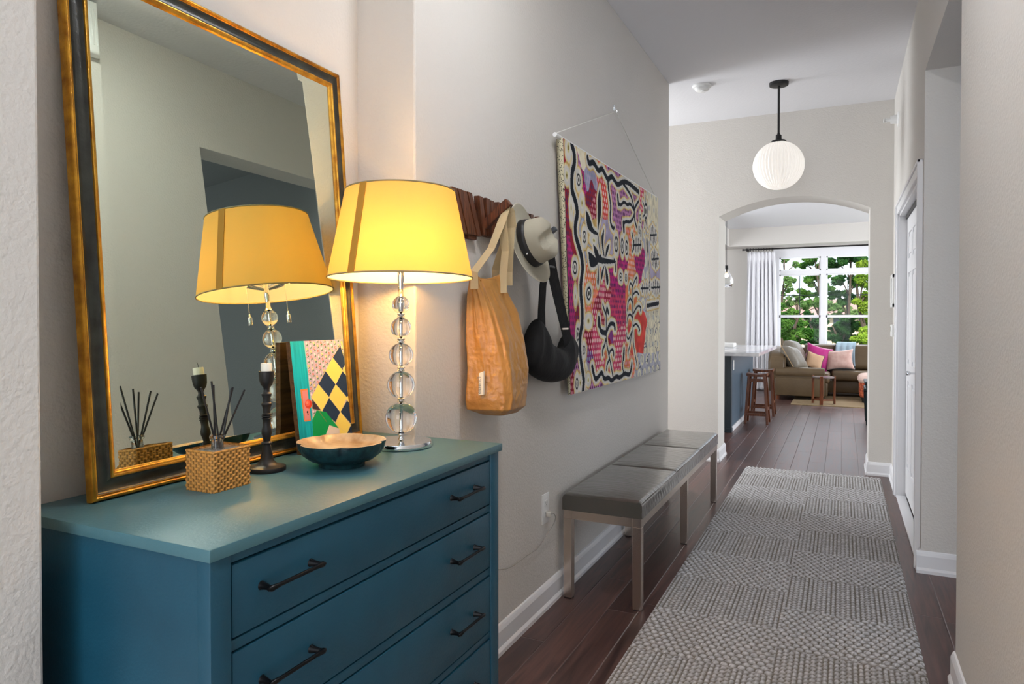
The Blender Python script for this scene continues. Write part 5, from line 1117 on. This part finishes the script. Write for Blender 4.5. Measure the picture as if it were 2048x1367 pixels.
# ================================================================== SOFA
def sofa():
    t = thing('sectional_sofa', (-.3, 12.6, 0), 'brown leather L-shaped sectional sofa below the living room window', 'sofa')
    pz = lambda x, y, Y: Vector(onY(x, y, Y))
    Yn = 11.72; Xl = -.985; Xr = -.245
    # near arm: panel with rolled top
    bm = B(); rz, rr_ = .435, .088
    prof = [(Yn + .035, .075), (Yn + .035, rz - .03)]
    for k in range(20): a = PI * 1.15 - (PI * 1.3) * k / 19; prof.append((Yn + .095 + rr_ * math.cos(a), rz + rr_ * math.sin(a)))
    prof += [(Yn + .17, .075)]
    prism(bm, prof, lambda a, b, tt: (tt, a, b), Xl + .03, Xr); bmesh.ops.bevel(bm, geom=[e for e in bm.edges if e.is_boundary is False and abs(e.calc_face_angle(0)) > 1.2 and (abs(e.verts[0].co.x - Xr) < .01 and abs(e.verts[1].co.x - Xr) < .01)], offset=.012, segments=3, affect='EDGES'); part('arm', bm, M_SOFA, t, True, 40)
    bm = B(); box(bm, (Xl + .02, Yn + .02, .075), (Xr - .015, Yn + .20, .35), .012, 3); part('arm_panel', bm, M_SOFA, t, True, 40)
    # left run
    bm = B(); box(bm, (Xl + .05, Yn + .16, .075), (Xr + .04, 13.15, .28), .02, 3); part('base', bm, M_SOFA, t, True, 40)
    bm = B(); box(bm, (Xl + .22, Yn + .18, .27), (Xr + .07, 12.42, .435), .045, 4); part('seat_cushion', bm, M_SOFA, t, True, 40)
    # left back with the sloped front end
    bm = B(); prism(bm, [(Yn + .03, .40), (Yn + .04, .62), (Yn + .12, .70), (Yn + .30, .80), (13.15, .80), (13.15, .1), (Yn + .1, .1)], lambda a, b, tt: (tt, a, b), Xl - .09, Xl + .17); bmesh.ops.bevel(bm, geom=bm.edges[:], offset=.035, segments=3, affect='EDGES', clamp_overlap=True); part('backrest', bm, M_SOFA, t, True, 45)
    # window run
    bm = B(); box(bm, (-.24, 12.52, .075), (1.6, 13.15, .28), .02, 3); part('base', bm, M_SOFA, t, True, 40)
    for a, b in ((-.16, .52), (.53, 1.22)):
        bm = B(); box(bm, (a, 12.44, .275), (b, 13.0, .440), .045, 4); part('seat_cushion', bm, M_SOFA, t, True, 40)
    bm = B(); box(bm, (-.95, 12.98, .1), (1.6, 13.16, .80), .05, 4); part('backrest', bm, M_SOFA, t, True, 45)
    for x in ((-.60, -.075), (-.06, .50), (.515, 1.1)):
        bm = B(); pillow(bm, ((x[0] + x[1]) / 2, 12.98, .645), ((x[1] - x[0]) / 2, 0, 0), (0, .05, .215), (0, -.12, .02), e=5, nu=24, puff=.4, pinch=.02); part('back_cushion', bm, M_SOFA, t, True)
    for x in ((-.93, Yn + .10), (-.35, Yn + .12)):
        bm = B(); lathe(bm, [(.022, 0), (.034, .078)], (x[0], x[1], 0), 16); part('foot', bm, M_STOOLWOOD, t)
sofa()
def soft(name, label, cat, c, u, v, w, m, e=2.6, pinch=.10, piping=None, group=None):
    t = thing(name, c, label, cat, group); bm = B(); pillow(bm, c, u, v, w, e=e, pinch=pinch); part('cover', bm, m, t, True)
    if piping:
        c, u, v = Vector(c), Vector(u), Vector(v); pts = []
        for k in range(4):
            for q in np.linspace(-1, 1, 14, endpoint=False):
                a, b = [(q, -1), (1, q), (-q, 1), (-1, -q)][k]; pts.append(c + u * a * (1 - pinch * (1 - b * b)) + v * b * (1 - pinch * (1 - a * a)))
        pts.append(pts[0]); bm = B(); tube(bm, pts, .007, 6, False); part('piping', bm, piping, t, True)
M_PLEATH = mat('pillow_leather', (120, 113, 102), .35, bump=(25, .003, 3)); M_MAG = mat('magenta_velvet', (176, 18, 118), .6, sheen=.5, bump=(18, .004, 2)); M_BEIGE = mat('beige_cloth', (196, 160, 128), .8, bump=(22, .003, 3)); M_PINK = mat('blush_velvet', (208, 176, 166), .6, sheen=.4, var=(14, (182, 142, 130), .25))
M_THROW = mat('blue_throw', (150, 170, 182), .9, bump=(120, .002, 3))
soft('leather_cushion', 'plump grey leather cushion standing against the left sofa back, nearer one', 'cushion', (-.70, 12.02, .645), (.09, .17, -.03), (-.10, .0, .185), (.085, -.06, .05), M_PLEATH, e=4, pinch=.03, piping=mat('tan_piping', (170, 140, 100), .5), group=None)
soft('leather_cushion', 'tall pale leather cushion behind the nearer leather cushion', 'cushion', (-.70, 12.45, .70), (.06, .22, -.02), (-.10, .0, .215), (.10, -.04, .05), M_PLEATH, e=4, pinch=.03)
c = onY(1634, 715, 12.55); soft('magenta_cushion', 'bright magenta velvet cushion on the sofa', 'cushion', (c[0], 12.62, c[2]), (.20, .03, -.06), (.05, .05, .20), (.03, -.08, .02), M_MAG, pinch=.14)
c = onY(1628, 722, 12.4); soft('tan_cushion', 'small tan cushion with dark piping in front of the magenta one', 'cushion', (c[0], 12.42, c[2]), (.13, .02, -.05), (.03, .04, .13), (.02, -.06, .02), M_BEIGE, pinch=.12, piping=M_BLACKMATTE)
c = onY(1679, 719, 12.55); soft('blush_cushion', 'pinkish beige velvet cushion in front of the blue throw', 'cushion', (c[0], 12.60, c[2]), (.215, -.02, .015), (-.012, .06, .165), (.0, -.08, .02), M_PINK, pinch=.14)
def throw():
    a, b = onY(1673, 690, 13.0)[0], onY(1711, 690, 13.0)[0]; path = [(13.19, .60), (13.185, .79), (13.16, .855), (13.05, .885), (12.93, .875), (12.86, .82), (12.835, .70), (12.84, .58), (12.845, .50)]
    def fn(i, j):
        k = j * (len(path) - 1); q = min(int(k), len(path) - 2); f = k - q; y = path[q][0] * (1 - f) + path[q + 1][0] * f; z = path[q][1] * (1 - f) + path[q + 1][1] * f
        return Vector((a + (b - a) * i + .012 * math.sin(j * 6), y - .010 * math.sin(i * 19 + j), z + .004))
    t = thing('throw_blanket', ((a + b) / 2, 13.0, .86), 'light blue throw blanket folded over the sofa back', 'blanket')
    bm = B(); grid(bm, 30, 50, fn); o = part('cloth', bm, M_THROW, t, True); s = o.modifiers.new('s', 'SOLIDIFY'); s.thickness = .012
    for k in range(16):
        x = a + (b - a) * (k + .5) / 16 + .012 * math.sin(6); bm = B(); tube(bm, [(x, 12.838, .505), (x + .003, 12.825, .46), (x - .002, 12.83, .445)], .004, 5); part('fringe', bm, mat('fringe_dark', (84, 98, 106), .9) if k == 0 else bpy.data.materials['fringe_dark'], t)
throw()

# ================================================================== SIDE TABLE, RUG, OTTOMAN, CHAIR
def side_table():
    c = Vector((-.254, 11.32, 0)); t = thing('side_table', tuple(c), 'round wooden side table with three flat legs on the jute rug', 'table'); h = .435; z0 = .018
    bm = B(); lathe(bm, [(.150, h - .030), (.152, h - .028), (.152, h - .010), (.150, h - .008)], c, 56); part('tabletop', bm, mat('table_top_dark', (96, 84, 80), .25), t, True, 35)
    for a in (262, 20, 155):
        a = math.radians(a); d = Vector((math.cos(a), math.sin(a), 0)); s = Vector((-d.y, d.x, 0)); bm = B(); obox(bm, c + d * .160 + Vector((0, 0, (h + .004 + z0) / 2)), s * .024, d * .009, (0, 0, (h + .004 - z0) / 2), .002); part('leg', bm, M_STOOLWOOD, t)
    bm = B(); 
    for a in (262, 20, 155): a = math.radians(a); obox(bm, c + Vector((math.cos(a) * .078, math.sin(a) * .078, .075)), Vector((math.cos(a), math.sin(a), 0)) * .078, Vector((-math.sin(a), math.cos(a), 0)) * .011, (0, 0, .011))
    part('stretcher', bm, M_STOOLWOOD, t)
side_table()
def jute():
    m = mat('jute', (160, 140, 108), .95, bump=(160, .004, 2)); N, L = nodes(m); tcn = N.new('ShaderNodeTexCoord'); wv = N.new('ShaderNodeTexWave'); wv.inputs['Scale'].default_value = 14; wv.bands_direction = 'Y'; wv.inputs['Distortion'].default_value = 1.5
    r = N.new('ShaderNodeValToRGB'); r.color_ramp.elements[0].color = lin((112, 92, 66)); r.color_ramp.elements[1].color = lin((164, 142, 108)); L.new(tcn.outputs['Object'], wv.inputs['Vector']); L.new(wv.outputs['Fac'], r.inputs['Fac']); L.new(r.outputs['Color'], N['Principled BSDF'].inputs['Base Color'])
    bm = B(); box(bm, (-.70, 11.16, 0), (2.0, 12.9, .014), .004); tag(new('jute_rug', bm, m), 'tan woven jute rug in front of the sofa', 'rug')
jute()
def ottoman():
    t = thing('ottoman', (.58, 11.95, 0), 'orange patterned ottoman with a pale padded top at the right of the arch view', 'ottoman')
    m = mat('orange_weave', (184, 96, 62), .85); N, L = nodes(m); tcn = N.new('ShaderNodeTexCoord'); mp = N.new('ShaderNodeMapping'); mp.inputs['Rotation'].default_value = (0, .785, .785); mp.inputs['Scale'].default_value = (30, 30, 30); ck = N.new('ShaderNodeTexChecker'); ck.inputs['Color1'].default_value = lin((196, 104, 66)); ck.inputs['Color2'].default_value = lin((150, 66, 44)); ck.inputs['Scale'].default_value = 1
    L.new(tcn.outputs['Object'], mp.inputs['Vector']); L.new(mp.outputs['Vector'], ck.inputs['Vector']); L.new(ck.outputs['Color'], N['Principled BSDF'].inputs['Base Color'])
    x0 = onY(1716, 770, 11.7)[0]
    bm = B(); box(bm, (x0 + .02, 11.72, .09), (x0 + .72, 12.3, .36), .05, 4); part('body', bm, m, t, True, 45)
    bm = B(); pillow(bm, (x0 + .37, 12.01, .365), (.375, 0, 0), (0, .31, 0), (0, 0, .085), e=6, nu=28, puff=.45, pinch=0); part('padded_top', bm, mat('ottoman_top', (214, 184, 172), .7), t, True)
    for x in (x0 + .08, x0 + .66):
        for y in (11.79, 12.24): bm = B(); lathe(bm, [(.020, .014), (.030, .10)], (x, y, 0), 14); part('foot', bm, M_BLACKMATTE, t)
ottoman()
def chair():
    c = onY(1734, 850, 9.41); t = thing('dining_chair', (c[0] + .22, 9.6, 0), 'dark teal chair partly hidden behind the right side of the arch', 'chair'); m = mat('teal_dark', (26, 44, 48), .4); x0 = c[0] - .012
    for x in (x0, x0 + .42):
        for y in (9.40, 9.82): bm = B(); tube(bm, [(x + .012, y, 0), (x + .0, y, .40)], [.012, .020], 12); part('leg', bm, m, t, True, 50)
    bm = B(); box(bm, (x0 - .02, 9.37, .40), (x0 + .45, 9.86, .455), .02, 3); part('seat', bm, m, t, True, 40)
    bm = B(); box(bm, (x0 - .02, 9.36, .50), (x0 + .03, 9.86, .53), .012, 3); box(bm, (x0 - .005, 9.80, .44), (x0 + .02, 9.83, .51)); part('armrest', bm, m, t, True, 40)
    bm = B(); box(bm, (x0 + .40, 9.38, .44), (x0 + .45, 9.85, .86), .02, 3); part('backrest', bm, m, t, True, 40)
chair()

# ================================================================== OUTDOORS
bm = B(); box(bm, (-40, 13.7, -.6), (40, 90, -.5)); tag(new('lawn', bm, mat('grass', (96, 120, 66), 1, var=(3, (70, 96, 50), .3))), kind='structure')
def leaf_mesh(name, blobs, n, size, seed, m, root):
    """blobs: (cx,cy,cz,rx,ry,rz); n leaves spread over all blobs' shells"""
    rng = np.random.RandomState(seed); vol = np.array([b[3] * b[5] for b in blobs]); k = rng.choice(len(blobs), n, p=vol / vol.sum()); bl = np.array(blobs)[k]
    d = rng.normal(size=(n, 3)); d /= np.linalg.norm(d, axis=1, keepdims=True); r = (.55 + .5 * rng.rand(n)) [:, None]; c = bl[:, :3] + d * r * bl[:, 3:6]
    nn = d * .8 + rng.normal(size=(n, 3)) * .7 + np.array([0, 0, .5]); nn /= np.linalg.norm(nn, axis=1, keepdims=True); a = np.cross(nn, rng.normal(size=(n, 3))); a /= np.linalg.norm(a, axis=1, keepdims=True); b = np.cross(nn, a); s = size * (.6 + .8 * rng.rand(n))[:, None]
    V = np.stack([c - a * s, c - b * s * .45 + nn * s * .1, c + a * s, c + b * s * .45 + nn * s * .1], 1).reshape(-1, 3)
    me = bpy.data.meshes.new(name); me.vertices.add(4 * n); me.vertices.foreach_set('co', V.astype(np.float32).ravel()); me.loops.add(4 * n); me.loops.foreach_set('vertex_index', np.arange(4 * n, dtype=np.int32)); me.polygons.add(n); me.polygons.foreach_set('loop_start', np.arange(0, 4 * n, 4, dtype=np.int32)); me.update(calc_edges=True)
    ob = bpy.data.objects.new(name, me); COL.objects.link(ob); me.materials.append(m); ob.parent = root; me.transform(Matrix.Translation(-Vector(root.location))); return ob
def leaf_mat(name, c, c2):
    m = bpy.data.materials.new(name); m.use_nodes = True; N, L = nodes(m); N.clear(); o = N.new('ShaderNodeOutputMaterial'); d = N.new('ShaderNodeBsdfDiffuse'); t = N.new('ShaderNodeBsdfTranslucent'); x = N.new('ShaderNodeMixShader'); x.inputs[0].default_value = .45
    tc_ = N.new('ShaderNodeTexCoord'); n = N.new('ShaderNodeTexNoise'); n.inputs['Scale'].default_value = 2.5; r = N.new('ShaderNodeValToRGB'); r.color_ramp.elements[0].position = .4; r.color_ramp.elements[1].position = .6; r.color_ramp.elements[0].color = lin(c); r.color_ramp.elements[1].color = lin(c2)
    L.new(tc_.outputs['Object'], n.inputs['Vector']); L.new(n.outputs['Fac'], r.inputs['Fac']); L.new(r.outputs['Color'], d.inputs[0]); L.new(r.outputs['Color'], t.inputs[0]); L.new(d.outputs[0], x.inputs[1]); L.new(t.outputs[0], x.inputs[2]); L.new(x.outputs[0], o.inputs['Surface']); return m
LM = [leaf_mat('leaf_bright', (96, 132, 40), (136, 160, 58)), leaf_mat('leaf_mid', (58, 100, 42), (96, 134, 60)), leaf_mat('leaf_dark', (34, 72, 38), (66, 106, 54)), leaf_mat('leaf_pale', (96, 132, 74), (124, 152, 94))]
M_BARK = mat('bark', (70, 58, 48), .9)
def tree(px, Y, blobs_px, mi, label, seed, n=2600, size=.10, trunk=True, nm='garden_tree', cat='tree'):
    base = onY(px, 690, Y); t = thing(nm, (base[0], Y, -.5), label, cat, 'trees and shrubs outside the window')
    bl = []; k = Y / 1.108 / 1380
    for (x, y, r) in blobs_px:
        c = onY(x, y, Y); R = r * k; bl.append((c[0], Y + random.Random(seed + x).uniform(-.4, .4), c[2], R, R, R))
    r3 = np.random.RandomState(seed + 50); bs = []
    for b in bl:
        for q in range(9):
            d = r3.normal(size=3); d /= np.linalg.norm(d); rr_ = b[3] * r3.uniform(.22, .50); f = r3.uniform(.35, 1.0); bs.append((b[0] + d[0] * b[3] * f * 1.15, b[1] + d[1] * b[3] * f, b[2] + d[2] * b[3] * f * .95, rr_ * 1.25, rr_, rr_ * .75))
    leaf_mesh('foliage', bs, int(n * 1.9), size * .62, seed, LM[mi], t)
    if trunk:
        rnd = random.Random(seed); top = max(b[2] for b in bl); bm = B(); p = [Vector((base[0], Y, -.5))]; 
        for i in range(6): p.append(p[-1] + Vector((rnd.uniform(-.12, .12), rnd.uniform(-.1, .1), (top + .5) / 6)))
        tube(bm, p, [.10, .09, .075, .06, .045, .03, .015], 8)
        for b in bl:
            q = min(p[1:-1], key=lambda v: abs(v.z - b[2] + .5)); tube(bm, [q, q.lerp(Vector(b[:3]), .5) + Vector((0, 0, .08)), Vector(b[:3])], [.030, .022, .010], 6)
        part('trunk', bm, M_BARK, t, True)
    return t
tree(1640, 24, [(1640, 545, 16), (1622, 560, 14), (1610, 585, 12), (1648, 580, 14), (1632, 605, 12), (1606, 525, 10), (1628, 515, 14)], 1, 'mid green tree with a thin trunk left of the window mullion', 1, 3600)
tree(1690, 26, [(1672, 525, 18), (1700, 518, 20), (1725, 528, 18), (1680, 560, 14), (1668, 590, 12), (1712, 560, 15), (1690, 600, 16)], 2, 'dark green branching tree right of the window mullion', 2, 5200)
tree(1733, 20, [(1728, 560, 16), (1738, 590, 18), (1722, 610, 12), (1735, 530, 14), (1742, 640, 14)], 0, 'bright yellow-green tree at the right edge of the window', 3, 3600)
tree(1570, 30, [(1585, 560, 12), (1575, 575, 9), (1565, 520, 9), (1590, 528, 7)], 3, 'sparse pale tree at the left edge of the window against the sky', 4, 1500, .09)
tree(1580, 19, [(1565, 640, 18), (1590, 650, 20), (1575, 670, 20), (1608, 665, 16), (1560, 615, 12), (1585, 625, 12)], 1, 'leafy green shrub low behind the left window pane', 5, 5200, .07, True, 'garden_shrub', 'shrub')
tree(1630, 22, [(1630, 650, 18), (1615, 630, 10), (1640, 672, 16), (1622, 678, 16), (1650, 640, 12)], 2, 'dark shrub low behind the window mullion', 6, 4200, .08, True, 'garden_shrub', 'shrub')
tree(1690, 21, [(1680, 655, 20), (1700, 650, 22), (1715, 672, 18), (1690, 680, 18), (1668, 675, 14)], 2, 'dark green shrub behind the right window pane', 7, 6000, .07, True, 'garden_shrub', 'shrub')
tree(1732, 18, [(1735, 665, 16), (1725, 680, 14), (1745, 690, 16)], 0, 'yellow-green shrub at the lower right of the window', 8, 2600, .07, True, 'garden_shrub', 'shrub')
tree(1600, 34, [(1570, 605, 14), (1590, 600, 12), (1610, 612, 12), (1655, 610, 14), (1675, 620, 16), (1710, 625, 16), (1560, 590, 8)], 3, 'row of pale green distant foliage across the horizon', 9, 4500, .12, True, 'distant_hedge', 'hedge')
def house():
    t = thing('brick_house', (-1.0, 44, -.5), 'orange brick house half hidden behind the garden trees', 'house')
    a = onY(1560, 690, 42)[0]; b = onY(1760, 690, 42)[0]; zt = onY(1640, 632, 42)[2]
    m = mat('brick_orange', (186, 108, 84), .9); N, L = nodes(m); tcn = N.new('ShaderNodeTexCoord'); br = N.new('ShaderNodeTexBrick'); br.inputs['Scale'].default_value = 6; br.inputs['Color1'].default_value = lin((190, 112, 86)); br.inputs['Color2'].default_value = lin((166, 90, 70)); br.inputs['Mortar'].default_value = lin((206, 180, 160)); L.new(tcn.outputs['Object'], br.inputs['Vector']); L.new(br.outputs['Color'], N['Principled BSDF'].inputs['Base Color'])
    bm = B(); box(bm, (a, 42, -.5), (b, 48, zt)); part('wall', bm, m, t)
    bm = B(); prism(bm, [(41.6, zt), (48.4, zt), (45, zt + 1.0)], lambda p, q, x: (x, p, q), a - .4, b + .4); part('roof', bm, mat('roof_tiles', (150, 120, 112), .9), t)
    for k in range(4):
        x = a + (b - a) * (k + .5) / 4; bm = B(); box(bm, (x - .4, 41.96, .3), (x + .4, 42.02, 1.5)); part('window', bm, mat('house_window', (70, 80, 90), .2) if k == 0 else bpy.data.materials['house_window'], t)
house()

def added_flush_light(x, y, label, strength):  # unseen ceiling lights added to brighten the entry and hall
    t = thing('added_ceiling_light', (x, y, CZ), label, 'light', 'added flush ceiling lights at the entry')
    bm = B(); lathe(bm, [(.165, -.020), (.175, -.018), (.178, 0)], (x, y, CZ), 48); part('base_ring', bm, M_WHITEPL, t, True, 35)
    bm = B(); lathe(bm, [(.002, -.058), (.06, -.056), (.115, -.046), (.150, -.030), (.160, -.020)], (x, y, CZ), 48, cap=False); part('diffuser', bm, mat('diffuser_%d' % strength, (250, 250, 250), .5, emit=((248, 250, 255), strength)), t, True)
added_flush_light(-.41, -.3, 'added round flush ceiling light, unseen, above the entry end of the hall', 30)
added_flush_light(-.41, 1.9, 'added round flush ceiling light, unseen, above the dresser end of the hall', 62)
bm = B(); box(bm, (HX1 - .055, 1.98, 2.80), (HX1, 2.265, 3.06), .012, 3)
for k in range(14): box(bm, (HX1 - .058, 2.0 + k * .019, 2.84), (HX1 - .054, 2.008 + k * .019, 3.02), .001)
tag(new('door_chime', bm, M_WHITEPL, None, True, 35), 'white ribbed chime box high on the right wall, seen in the mirror', 'door chime')
